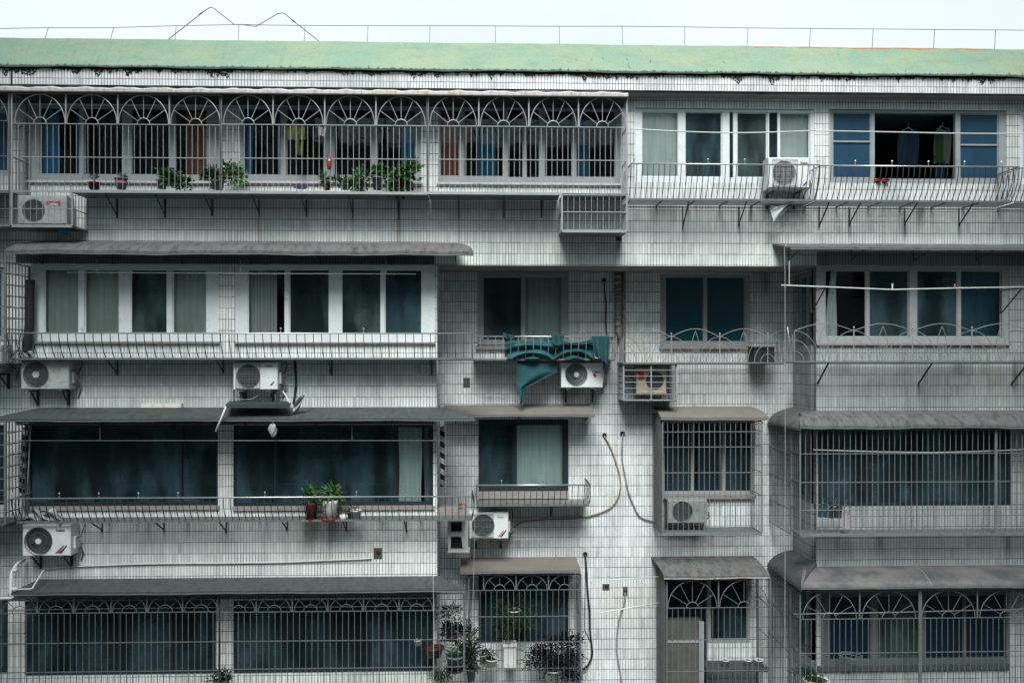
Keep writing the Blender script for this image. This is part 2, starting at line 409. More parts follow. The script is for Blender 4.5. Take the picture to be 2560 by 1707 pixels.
def wall(name, rects, a0, a1, z0, z1, pos, depth, mat='wall_tile'):
    """grid of faces with openings; pos(a, d, z) gives the point, d = 0 outside, 1 inside"""
    mb = MB()
    As = sorted({a0, a1} | {min(max(r[i], a0), a1) for r in rects for i in (0, 1)})
    Zs = sorted({z0, z1} | {min(max(r[i], z0), z1) for r in rects for i in (2, 3)})
    def hole(i, j):
        if i < 0 or j < 0 or i >= len(As)-1 or j >= len(Zs)-1: return False
        a, z = (As[i]+As[i+1])/2, (Zs[j]+Zs[j+1])/2
        return any(r[0] < a < r[1] and r[2] < z < r[3] for r in rects)
    for i in range(len(As)-1):
        for j in range(len(Zs)-1):
            A0, A1, B0, B1 = As[i], As[i+1], Zs[j], Zs[j+1]
            if not hole(i, j):
                mb.add([pos(A0,0,B0), pos(A1,0,B0), pos(A1,0,B1), pos(A0,0,B1)], [(0,1,2,3)])
                mb.add([pos(A0,1,B0), pos(A1,1,B0), pos(A1,1,B1), pos(A0,1,B1)], [(3,2,1,0)])
            else:
                if not hole(i-1, j): mb.add([pos(A0,0,B0), pos(A0,1,B0), pos(A0,1,B1), pos(A0,0,B1)], [(0,1,2,3)])
                if not hole(i+1, j): mb.add([pos(A1,0,B0), pos(A1,1,B0), pos(A1,1,B1), pos(A1,0,B1)], [(3,2,1,0)])
                if not hole(i, j-1): mb.add([pos(A0,0,B0), pos(A1,0,B0), pos(A1,1,B0), pos(A0,1,B0)], [(0,1,2,3)])
                if not hole(i, j+1): mb.add([pos(A0,0,B1), pos(A1,0,B1), pos(A1,1,B1), pos(A0,1,B1)], [(3,2,1,0)])
    mb.add([pos(a0,0,z0), pos(a1,0,z0), pos(a1,1,z0), pos(a0,1,z0)], [(0,1,2,3)])
    return mb.build(name, mat, bld)
def pr(x0, y0, x1, y1, Y):
    xm = (x0+x1)/2
    return (U(x0, Y), U(x1, Y), V(y1, xm, Y), V(y0, xm, Y))
T = .22
fr = lambda a, d, z: (a, T*d, z)
OP1 = [(-160,272,27,440), (62,266,552,452), (600,268,1053,454), (1096,270,1551,457), (1588,272,2037,457), (2073,275,2517,459), (2550,278,2760,462)]
OP2 = [(-160,668,12,853), (80,661,546,854), (587,661,1086,855)]
OP3 = [(-160,1062,10,1262), (62,1062,545,1264), (583,1062,1083,1264)]
OP4 = [(-160,1500,20,1685), (62,1500,540,1686), (583,1498,1083,1680)]
OPR = [(2045,668,2524,858), (2045,1068,2528,1264), (2052,1480,2523,1662)]
wall('wall', [pr(*o, F) for o in OP1], XL, XR, ZS, ZT, fr, T)
wall('wall', [pr(*o, F) for o in OP2+OP3+OP4], XL, XA, 0, ZS-.002, fr, T)
wall('wall', [pr(*o, F) for o in OPR], XB, XR, 0, ZS-.002, fr, T, 'bay_tile')
OPB = [(1194,678,1421,873), (1652,686,1876,872), (1196,1048,1421,1228), (1652,1052,1886,1235), (1196,1436,1421,1606), (1664,1445,1769,1760), (1769.01,1445,1876,1606)]
wall('wall', [pr(*o, B) for o in OPB], XA, XB, 0, ZS-.004, lambda a, d, z: (a, B+T*d, z), T, 'recess_tile')
wall('side_wall', [], T, B-.002, 0, ZS-.006, lambda a, d, z: (XA-T*d-.001, a, z), T)
sx = lambda px: None
wall('side_wall', [(.16, B-.12, V(862,2040,0), V(676,2040,0)), (.16, B-.12, V(1262,2040,0), V(1075,2040,0)), (.16, B-.12, V(1660,2040,0), V(1490,2040,0))],
     T, B-.002, 0, ZS-.006, lambda a, d, z: (XB+T*d+.001, a, z), T, 'bay_tile')
# underside of the top storey over the recess
MB().box(XA-.3, XB+.3, T+.001, B+T, ZS+.003, ZS+.16).build('soffit', 'concrete', bld)
def lintel_shade(x0,y0,x1,y1,Y,mat='shade_tile'):
    m = MB(); m.pbox(x0,y0,x1,y1,Y-.003,Y+.02); m.build('lintel_shade', mat, bld)
lintel_shade(-60,238,1567,265,F,'deep_shade_tile'); lintel_shade(40,638,1086,659,F,'deep_shade_tile'); lintel_shade(2043,630,2700,664,F)
lintel_shade(40,1052,1086,1061,F,'deep_shade_tile'); lintel_shade(20,1484,1086,1497,F,'deep_shade_tile'); lintel_shade(2043,1476,2700,1480,F)
lintel_shade(1110,668,1960,676,B)
# interior floors, ceilings and partitions that darken the rooms
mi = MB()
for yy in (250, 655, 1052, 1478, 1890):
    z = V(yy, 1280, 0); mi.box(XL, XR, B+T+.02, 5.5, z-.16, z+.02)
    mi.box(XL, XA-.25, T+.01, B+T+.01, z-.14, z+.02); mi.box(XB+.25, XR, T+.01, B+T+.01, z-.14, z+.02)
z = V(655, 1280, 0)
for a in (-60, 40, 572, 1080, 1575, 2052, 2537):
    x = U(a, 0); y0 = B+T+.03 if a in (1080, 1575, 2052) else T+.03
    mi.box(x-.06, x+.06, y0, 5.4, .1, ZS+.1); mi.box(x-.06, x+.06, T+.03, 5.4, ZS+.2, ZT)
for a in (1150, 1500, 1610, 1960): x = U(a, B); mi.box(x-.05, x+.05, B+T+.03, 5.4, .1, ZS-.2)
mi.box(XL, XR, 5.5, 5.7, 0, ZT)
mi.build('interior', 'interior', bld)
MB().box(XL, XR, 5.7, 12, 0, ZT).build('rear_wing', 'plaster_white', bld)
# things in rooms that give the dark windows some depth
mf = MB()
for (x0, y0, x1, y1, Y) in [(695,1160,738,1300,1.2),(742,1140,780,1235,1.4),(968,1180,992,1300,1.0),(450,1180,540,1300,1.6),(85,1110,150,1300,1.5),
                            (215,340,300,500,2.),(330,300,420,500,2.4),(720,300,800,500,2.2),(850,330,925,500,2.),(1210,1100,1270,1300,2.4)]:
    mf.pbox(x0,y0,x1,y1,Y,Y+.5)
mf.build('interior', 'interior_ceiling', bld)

# eave, cornice, green parapet
zc0, zc1 = V(226, 1600, -.3), V(180.5, 1280, -.3)
MB().box(XL, XR, -.3, .0-.003, zc0, zc1-.004).build('cornice', 'cornice_tile', bld)
MB().box(XL, XR, -.012, 6, ZT+.003, zc0+.30).build('eave_slab', 'concrete', bld)
MB().box(XL, XR, -.25, -.004, zc0-.035, zc0-.004).build('eave_slab', 'concrete', bld)
mp = MB(); z0 = zc1; z1 = V(109, 1300, .12)
NXX = 220
def par(u, v):
    x = XL + (XR-XL)*u
    w = .006*math.sin(x*1.7)+.005*math.sin(x*4.3+1) + .004*math.sin(x*11)
    pts = [(-.36, z0-.01+w), (-.352, z0+.03+w), (-.12, z0+.03+(z1-z0-.03)*.48), (.10, z1-.012+w*.5), (.13, z1+w*.5), (.5, z1+w*.5)]
    k = v*5; i = min(int(k), 4); f = k-i
    return (x, pts[i][0]*(1-f)+pts[i+1][0]*f, pts[i][1]*(1-f)+pts[i+1][1]*f)
mp.grid(par, NXX, 5)
mp.build('parapet', 'green_paint', bld)
MB().box(XL, XR, .45, 12, zc0+.3, z1-.02).build('roof', 'concrete', bld)
MB().box(U(28,-.31), U(31,-.31), -.33, -.301, zc0-.02, zc1).build('crack', 'black_rubber', bld)
mc = MB()                                              # cracks and missing chips in the green render
rc = random.Random(3)
for (cx, cy) in [(1382,152),(1440,148),(1507,143),(1567,145),(1571,158),(1572,167),(1627,150),(1323,152),(1808,153),(1478,148),(2265,172),(836,150),(385,160),(400,140),(434,159),(1258,160),(1018,172),(118,158)]:
    p = P(cx, cy, -.2)
    t = (cy-109)/70.0; yy = .10-.46*t
    p = P(cx, cy, yy-.012)
    w = rc.uniform(.006,.02); pts=[]
    a = rc.uniform(-.6,.6)
    q = [(p.x+(k*.022)*math.sin(a)+rc.uniform(-.008,.008), p.y-(k*.022)*.55, p.z-k*.022) for k in range(-1,3)]
    mc.tube(q, w*.35, 4)
mc.build('crack', 'tape_grey', bld)

# ---- patches of missing tiles and pipe openings
def patch(x0,y0,x1,y1,Y,mat='gap_brown',hole=True):
    m = MB(); m.pbox(x0,y0,x1,y1,Y-.004,Y+.01); m.build('tile_gap', mat, bld)
    if not hole: return
    m = MB(); xm=(x0+x1)/2; ym=(y0+y1)/2
    m.disc(P(xm+1,ym-1,Y-.008), S((x1-x0)*.26,Y), 12); m.build('pipe_hole', 'black_plastic', bld)
patch(1158,944,1175,969,B,hole=False); patch(934,1369,955,1397,F)
patch(1506,1459,1524,1475,B); patch(1557,1466,1569,1489,B)
patch(1539,582,1554,602,F)

# ---------------------------------------------------------------- windows
def window(x0,y0,x1,y1,Y,lr=(8,8),tb=(8,12),mull=(),glass='glass_dark',mat='frame_grey',dz=.03,cross=(),bottoms=None,label=None,depth=.09):
    """frame mesh with panes below it; mull = [(xa, xb)] verticals; glass = a name or one per pane"""
    Yf = Y+dz; mb = MB(); xm=(x0+x1)/2
    z0,z1 = V(y1,xm,Y),V(y0,xm,Y); X0,X1 = U(x0,Y),U(x1,Y)
    zb, zt = V(y1-tb[1],xm,Yf), V(y0+tb[0],xm,Yf)
    xl, xr = U(x0+lr[0],Yf), U(x1-lr[1],Yf)
    mb.box(X0-.0,xl,Yf,Yf+depth,z0,z1); mb.box(xr,X1,Yf,Yf+depth,z0,z1)
    mb.box(xl,xr,Yf+.002,Yf+depth,zt,z1); mb.box(xl,xr,Yf+.002,Yf+depth,z0,zb)
    edges=[xl]
    for (a,b) in mull:
        A,Bx=U(a,Yf),U(b,Yf); mb.box(A,Bx,Yf+.004,Yf+depth-.01,zb,zt); edges += [A,Bx]
        if b-a > 18: xc=(A+Bx)/2; mb.box(xc-.004,xc+.004,Yf-.004,Yf+.003,zb,zt)
    edges.append(xr)
    for (a,b,yy) in cross:
        mb.box(U(a,Yf),U(b,Yf),Yf+.006,Yf+depth-.02,V(yy+2,xm,Yf),V(yy-2,xm,Yf))
    o = mb.build('window', mat, bld, label=label)
    n = len(edges)//2
    for i in range(n):
        g = glass if isinstance(glass,str) else glass[i]
        if g is None: continue
        a,b = edges[2*i],edges[2*i+1]; yy = Yf+.03+.02*(i%2)
        sash = MB(); e=.018
        if b-a > .3:
            sash.box(a,a+e,yy-.012,yy+.012,zb,zt); sash.box(b-e,b,yy-.012,yy+.012,zb,zt)
            sash.box(a+e,b-e,yy-.011,yy+.011,zt-e,zt); sash.box(a+e,b-e,yy-.011,yy+.011,zb,zb+e*1.3)
            sash.build('sash', mat, o)
            a+=e; b-=e
        q = MB(); q.add([(a,yy,zb+.01),(b,yy,zb+.01),(b,yy,zt-.01),(a,yy,zt-.01)],[(0,1,2,3)])
        q.build('pane', g, o)
    return o
GD='glass_dark'
# top storey
window(-160,272,27,440,F,mat='frame_grey',glass='film_blue')
window(62,266,552,452,F,(36,34),(4,14),[(199,209),(305,327),(425,436)],'glass','frame_cage')
window(600,268,1053,454,F,(8,14),(4,14),[(703,715),(810,834),(930,942)],'glass','frame_cage')
window(1096,270,1551,457,F,(3,12),(5,14),[(1149,1159),(1259,1270),(1306,1317),(1347,1361),(1431,1440)],'glass','frame_cage')
window(1588,272,2037,457,F,(16,11),(8,13),[(1697,1713),(1806,1824),(1833,1843),(1919,1923),(1944,1950)],['glass','glass_slate',GD,'glass_smoke',GD,'glass'],'frame_white')
window(2073,275,2517,459,F,(9,20),(8,12),[(2178,2187),(2389,2400)],['film_blue',None,'film_blue'],'frame_grey',cross=[(2082,2178,355),(2400,2497,361)])
window(2550,278,2760,462,F,glass='glass_green',mat='frame_white')
# third storey from the bottom of the photo, left bay
window(-160,668,12,853,F,glass='film_blue')
window(80,661,546,854,F,(30,30),(12,20),[(197,210),(297,326),(418,430)],['glass_green','glass_green','glass_smoke','glass_green'],'frame_white')
window(587,661,1086,855,F,(32,31),(12,20),[(713,722),(823,853),(953,961)],['glass','glass_smoke','glass_smoke','glass_slate'],'frame_white')
window(1194,678,1421,862,B,(13,17),(14,10),[(1305,1312)],['glass_smoke','glass_green'],'frame_grey')
window(1652,686,1876,864,B,(11,13),(6,9),[(1760,1767)],'film_teal','frame_grey')
window(2045,668,2524,858,F,(18,19),(8,15),[(2166,2174),(2274,2292),(2395,2403)],['glass','glass_slate','glass_slate','glass_dark'],'frame_grey')
# second storey
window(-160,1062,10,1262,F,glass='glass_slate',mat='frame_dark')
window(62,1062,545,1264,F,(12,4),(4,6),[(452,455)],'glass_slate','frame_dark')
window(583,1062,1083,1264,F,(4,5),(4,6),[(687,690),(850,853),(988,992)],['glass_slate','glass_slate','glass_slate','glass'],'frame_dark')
window(1196,1048,1421,1228,B,(6,12),(12,9),[(1284,1290)],['glass_slate','glass'],'frame_dark')
window(1652,1052,1886,1235,B,(8,8),(4,5),[(1730,1734),(1808,1812)],'glass_dark','frame_grey')
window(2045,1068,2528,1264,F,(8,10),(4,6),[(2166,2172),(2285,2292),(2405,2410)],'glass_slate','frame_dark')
# first storey
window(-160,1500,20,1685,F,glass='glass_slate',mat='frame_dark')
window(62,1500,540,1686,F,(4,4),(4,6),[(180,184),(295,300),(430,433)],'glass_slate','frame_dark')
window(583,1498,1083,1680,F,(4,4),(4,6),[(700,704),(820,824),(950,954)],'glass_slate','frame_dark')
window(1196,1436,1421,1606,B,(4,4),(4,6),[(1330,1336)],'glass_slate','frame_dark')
window(1664,1445,1769,1760,B,(4,2),(4,6),[],'film_navy','frame_low')
window(1769,1445,1876,1606,B,(7,7),(4,7),[],'glass_slate','frame_grey')
window(2052,1480,2523,1662,F,(22,8),(8,14),[(2178,2196),(2300,2314),(2410,2416)],['film_navy','glass_smoke','film_navy','film_navy'],'frame_low')
# side windows of the right bay
for (ya,yb) in ((676,862),(1075,1262),(1490,1660)):
    m=MB(); x=XB+.08; z0,z1=V(yb,2040,0),V(ya,2040,0)
    m.box(x,x+.06,.16,.21,z0,z1); m.box(x,x+.06,B-.17,B-.12,z0,z1); m.box(x,x+.06,.21,B-.17,z1-.05,z1); m.box(x,x+.06,.21,B-.17,z0,z0+.05); m.box(x,x+.06,.6,.64,z0+.05,z1-.05)
    o=m.build('window','frame_grey',bld)
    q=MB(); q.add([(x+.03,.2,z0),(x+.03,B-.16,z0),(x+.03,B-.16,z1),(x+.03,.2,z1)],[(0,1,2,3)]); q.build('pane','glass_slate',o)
# sills and plaster bands
for (x0,y0,x1,y1,Y,yo,mat) in [(58,453,556,457,F,.05,'plaster_white'),(596,455,1056,459,F,.05,'plaster_white'),(1092,458,1553,462,F,.05,'plaster_white'),
    (78,853,548,858,F,.06,'sill_pink'),(584,855,1088,859,F,.06,'sill_pink'),(1190,864,1424,873,B,.07,'sill_pink'),(1650,864,1880,872,B,.07,'sill_pink'),
    (2042,858,2526,863,F,.05,'sill_pink'),(1196,1229,1421,1246,B,.05,'sill_pink'),(1650,1236,1890,1247,B,.08,'sill_pink'),(60,1265,547,1275,F,.04,'sill_pink'),(581,1265,1086,1275,F,.04,'sill_pink'),
    (2045,1663,2525,1675,F,.05,'awning_dark')]:
    MB().pbox(x0,y0,x1,y1,Y-yo,Y+.02).build('sill', mat, bld)

# ---------------------------------------------------------------- curtains and things behind the glass
def curtain(x0,y0,x1,y1,Y_,mat,label,name='curtain',cat='curtain',group=None,amp=.013,wl=.12,taper=0,seed=0):
    Y = (B if Y_ > B else F)+.165+.03*((Y_*100)%7)/7
    r = random.Random(seed or int(x0*7+y0)); X0,X1=U(x0,Y),U(x1,Y); xm=(x0+x1)/2; Z0,Z1=V(y1,xm,Y),V(y0,xm,Y)
    ph=r.random()*6; n=max(16,int((X1-X0)/.018))
    def fn(u,v):
        sp = 1-taper*(v if taper>0 else 0)
        x = X0+(X1-X0)*u*sp if taper>=0 else X1-(X1-X0)*(1-u)*(1+taper*v)
        return (x+.01*math.sin(v*5+u*30+ph), Y+amp*math.sin((X1-X0)*u*2*PI/wl+ph+.6*math.sin(v*3))+amp*.4*math.sin((X1-X0)*u*2*PI/wl*2.3+ph), Z0+(Z1-Z0)*v)
    m=MB(); m.grid(fn,n,8); o=m.build(name,mat,None,True); ROOTS.append(o)
    return tag(o,label,cat,group)
C='curtain'
curtain(100,262,148,446,.32,'curtain_blue','blue curtain at the left end of the first caged top-storey window')
curtain(192,262,206,446,.32,'curtain_blue','narrow strip of blue curtain beside the first mullion of the leftmost caged window')
curtain(515,262,560,448,.34,'curtain_grey','pale grey curtain gathered beside the orange-brown door panel on the top storey')
curtain(606,262,632,450,.32,'curtain_blue','blue curtain at the left edge of the middle caged top-storey window')
curtain(694,262,706,450,.32,'curtain_blue','thin blue curtain edge left of the hanging olive shirt')
curtain(1005,262,1040,450,.32,'curtain_blue','blue curtain behind the bushy plants at the right of the middle caged window')
curtain(1196,262,1240,452,.34,'curtain_teal','dark blue curtain just right of the red-brown door panel')
curtain(1440,262,1470,452,.34,'curtain_teal','dark blue curtain in the last pane of the caged top-storey window')
curtain(1602,262,1700,452,.22,'curtain_pale','pale sheer curtain filling the left pane of the bright white window')
curtain(1950,262,2030,452,.24,'curtain_pale','pale folded curtain above the air conditioner in the bright white window')
curtain(2555,262,2700,460,.3,'curtain_pale','pale curtain in the window cut off by the right edge')
curtain(108,655,200,858,.24,'curtain_grey','grey curtain in the first pane of the white framed window',group=None)
curtain(208,655,300,858,.26,'curtain_grey','grey curtain in the second pane of the white framed window')
curtain(428,655,520,858,.24,'curtain_grey','grey curtain with a loose fold left of the tiled pillar')
curtain(1312,670,1408,862,B+.24,'curtain_grey','pale grey curtain in the window above the teal cloths')
curtain(2062,660,2092,858,.25,'curtain_pale','cream curtain drawn to the left in the right bay window',taper=-.5)
curtain(2404,660,2506,858,.25,'curtain_teal','dark teal curtain in the last pane of the right bay window')
curtain(997,1062,1054,1262,.26,'curtain_mint','mint green curtain at the right of the big dark window')
curtain(1060,1062,1085,1262,.3,'curtain_slate','slate curtain edge beside the mint green curtain')
curtain(1290,1045,1412,1230,B+.24,'curtain_mint','mint sheer curtain in the dark framed window over the small railing')
curtain(1665,1050,1735,1240,B+.24,'curtain_slate','slate curtain behind the left of the tall narrow window grille')
curtain(1745,1050,1880,1240,B+.26,'curtain_slate','wide slate curtain behind the right of the tall narrow window grille')
curtain(2055,1066,2170,1262,.26,'curtain_slate','slate curtain at the left behind the large right-hand cage')
curtain(488,1500,536,1690,.24,'curtain_slate','bluish grey curtain left of the bottom-storey pillar')
curtain(735,1500,815,1600,.26,'curtain_slate','short lace curtain hanging in the bottom-storey caged window')
curtain(940,1500,1060,1690,.28,'curtain_slate','long slate curtain behind the potted plants at the bottom')
# vertical blind
m=MB(); Yb=.24
for i in range(9):
    xa=620+i*8.2; X=U(xa,Yb); z0,z1=V(856,650,Yb),V(664,650,Yb)
    m.add([(X,Yb-.02,z0),(X+.042,Yb+.02,z0),(X+.042,Yb+.02,z1),(X,Yb-.02,z1)],[(0,1,2,3)])
o=m.build('vertical_blind','curtain_grey'); ROOTS.append(o); tag(o,'vertical slat blind left of the centre of the white framed window','blind')
# brown door panels seen through the cage
def slab(name,x0,y0,x1,y1,Y,mat,label,cat):
    t=thing(name,label,cat); m=MB(); m.pbox(x0,y0,x1,y1,Y,Y+.04); m.build('leaf',mat,t)
    m=MB(); h=(y1-y0)
    m.pbox(x0+4,y0+6,x1-4,y0+h*.45,Y-.008,Y+.01); m.pbox(x0+4,y0+h*.52,x1-4,y1-6,Y-.008,Y+.01); m.build('panel',mat,t); return t
slab('door',464,262,520,446,.27,'door_brown','orange-brown wooden door behind the glass of the leftmost caged window','door')
slab('door',1099,266,1150,450,.20,'door_brown','red-brown wooden door panel left in the third caged window','door')
# round lanterns seen through glass
m=MB(); m.sphere(P(906,748,.5),S(19.5,.5),24,16); 
t=thing('paper_lantern','round white lantern behind the third pane of the white framed window','lantern'); m.build('shade','curtain_grey',t,True)
m=MB(); p=P(906,748,.5); m.tube([p+Vector((0,0,.14)),p+Vector((0,0,.7))],.005,4); m.build('cord','black_rubber',t)
m=MB(); m.sphere(P(2228,742,.6),S(17,.6),20,12,(1,1,.85)); t=thing('ceiling_lamp','dim blue globe lamp inside the right bay window','lamp'); m.build('shade','film_blue',t,True)
m=MB(); p=P(2228,742,.6); m.tube([p+Vector((0,0,.1)),p+Vector((0,0,.45))],.008,6); m.build('rod','black_rubber',t)
# ---------------------------------------------------------------- awnings
def awning(label,x0,x1,yw,yf,Yw,Yf,mat='awning_grey',e0=0,e1=0,curve=.5,thick=.03,edge=None,noise=.01,group='awnings over the windows',xr=None,seams=(),sidecurt=None):
    """sheet from the wall (Yw, pixel row yw) to its front lip (Yf, pixel row yf); x0,x1 = ends of the lip; e0,e1 = how far the ends draw in at the wall"""
    xm=(x0+x1)/2; X0,X1=U(x0,Yf),U(x1,Yf); Zw,Zf=V(yw,xm,Yw),V(yf,xm,Yf)
    Zf+=thick+.014; W0,W1=X0+S(e0,Yf),X1-S(e1,Yf); r=random.Random(int(x0+yw)); ph=[r.random()*6 for _ in range(4)]
    n=max(12,int((X1-X0)/.12)); K=8
    def pt(u,v,o):      # v 0 = wall, 1 = lip
        a=v*PI/2; sy=v*(1-curve)+curve*math.sin(a); sz=v*(1-curve)+curve*(1-math.cos(a))
        k=math.sin(a) if curve>.3 else v
        xa=W0+(X0-W0)*k; xb=W1+(X1-W1)*k; x=xa+(xb-xa)*u
        w=noise*(math.sin(x*2.1+ph[0])+.6*math.sin(x*5.3+ph[1])+.4*math.sin(x*13+ph[2]))*v
        return (x, Yw+(Yf-Yw)*sy, Zw+(Zf-Zw)*sz+w-o)
    m=MB(); m.grid(lambda u,v:pt(u,v,0),n,K); m.grid(lambda u,v:pt(u,1-v,thick),n,K)
    m.grid(lambda u,v:pt(u,1,thick*(1-v)),n,1)
    m.grid(lambda u,v:pt(0,u,thick*v),K,1); m.grid(lambda u,v:pt(1,1-u,thick*v),K,1)
    t=thing('awning',label,'awning',group); m.build('sheet',mat,t)
    m=MB(); h=.03 if edge is None else .045
    L=[Vector(pt(i/n,1,0)) for i in range(n+1)]
    m.tube([p+Vector((0,.004,-thick-.006)) for p in L],.011,5); m.build('edge_rail',edge or 'steel_mid',t)
    nb=max(2,int((X1-X0)/1.2)); 
    for i in range(nb+1):
        u=.04+.92*i/nb; a=Vector(pt(u,.95,thick+.004)); b=Vector((a.x,Yw-.012,min(Zw,Zf)-.16 if Zw>Zf else Zf-.2)); c=Vector((a.x,Yw-.012,Zw-.05))
        q=MB(); q.tube([c,a],.010,4); q.tube([a+Vector((0,0,-.004)),b],.009,4); q.tube([b,c],.009,4); q.build('bracket','steel_dark',t)
    for sgn in seams:
        u=(U(sgn,Yf)-X0)/(X1-X0); q=MB(); q.tube([Vector(pt(u,v/10,0))+Vector((.12*(1-v/10)*-1,0,.006)) for v in range(11)],.006,4); q.build('seam','steel_light',t)
    return t
# row under the top storey
awning('long weathered grey concrete awning above the white framed windows',12,1183,605,637,F,-.62,'awning_grey',60,56,.6,.05,noise=.008,seams=())
awning('thin flat grey awning above the right bay window, white string tied to its corner',1975,2680,612,625,F,-.62,'awning_grey',-14,0,.1,.03,noise=.003)
# middle row
awning('long dark grey awning above the large black windows',-30,1188,1018,1053,F,-.72,'awning_dark',70,80,.25,.03,noise=.004)
awning('tan awning over the dark framed window with mint curtain',1112,1487,1012,1042,B,.55,'awning_tan',-6,4,.3,.035,noise=.004)
awning('pinkish brown awning over the tall narrow window grille',1652,1922,1016,1050,B,.45,'awning_tan',-4,16,.5,.04,noise=.006)
awning('broad brown rounded awning above the large right-hand cage',2000,2680,1026,1071,F,-.55,'awning_grey',44,0,.75,.04,noise=.008)
# bottom row
awning('long dark awning above the bottom-storey cage with the row of small arches',20,1162,1443,1484,F,-.72,'awning_dark',20,68,.3,.035,noise=.005)
awning('short pinkish awning over the plant-filled cage at the bottom',1150,1452,1392,1433,B,.4,'awning_tan',0,2,.3,.04,noise=.004)
awning('dirty brown awning over the bottom cage with two arches',1660,1925,1390,1446,B,.3,'awning_grey',-10,6,.4,.04,edge='awning_edge',noise=.006)
awning('curved plastic awning with white bird droppings at the bottom right',2003,2680,1413,1470,F,-.62,'polycarbonate',42,0,.9,.02,noise=.004,seams=(2330,))
# side wings of the right bay awnings (returns along the recess)
def awn_side(label,Zin,Zout,Ya,Yb,Xin,Xout,mat):
    def pt(u,v,o):
        a=v*PI/2; y0=Ya*math.sin(a)-.01; return (Xin+(Xout-Xin)*(v*.25+.75*math.sin(a)), y0+(Yb-y0)*u, Zin+(Zout-Zin)*(v*.25+.75*(1-math.cos(a)))-o-.004)
    m=MB(); m.grid(lambda u,v:pt(u,v,0),10,8); m.grid(lambda u,v:pt(u,1-v,.03),10,8); m.grid(lambda u,v:pt(u,1,.03*(1-v)),10,1); m.grid(lambda u,v:pt(0,u,.03*v),8,1)
    t=thing('awning',label,'awning','awnings over the windows'); m.build('sheet',mat,t)
    q=MB()
    q.tube([pt(u/10,1,.03) for u in range(11)],.012,5); q.build('edge_rail','steel_dark',t)
Xo=U(2000,-.55)
awn_side('short brown awning wing folded back along the side of the right bay',V(1026,2040,0),V(1071,2000,-.55),-.545,B-.04,XB+.01,Xo,'awning_grey')
awn_side('dark awning wing at the side of the bottom right cage',V(1408,2040,0),V(1470,2000,-.62),-.615,B-.04,XB+.01,U(2003,-.62),'awning_dark')
# the flat dirty white canopy on top of the top-left cage
t=thing('canopy','narrow rust-stained white canopy on top of the long arched cage','canopy')
m=MB(); X0,X1=U(-60,-.62),U(1570,-.62); za=V(234.5,700,-.62)
def cpt(u,v):
    x=X0+(X1-X0)*u; w=.008*math.sin(x*10)+.005*math.sin(x*23); pr_=[(-.3,.13+w*.4),(-.60,.085+w),(-.65,.05+w),(-.655,.0),(-.62,-.012)]
    k=v*4; i=min(int(k),3); f=k-i; return (x,pr_[i][0]*(1-f)+pr_[i+1][0]*f,za+pr_[i][1]*(1-f)+pr_[i+1][1]*f-.0003*0)
m.grid(cpt,260,8); m.build('sheet','awning_edge',t)
m=MB(); m.box(X0,X1,-.61,-.02,za-.012,za-.004); m.build('added_shade_sheet','canopy_shade',t)  # dark sheet added to deepen the shade under the canopy
t=thing('black_sheet','black waterproof strip sagging between the cornice and the cage canopy','tarpaulin')
m=MB(); X0,X1=U(-60,-.5),U(1560,-.5); zb=V(219,700,-.5)
m.grid(lambda u,v:(X0+(X1-X0)*u,-.30-.22*v,zb+.06-.075*v-(.05*max(0,(u-.75)*4)*v)+.006*math.sin(u*60)),120,3); m.build('sheet','black_plastic',t)

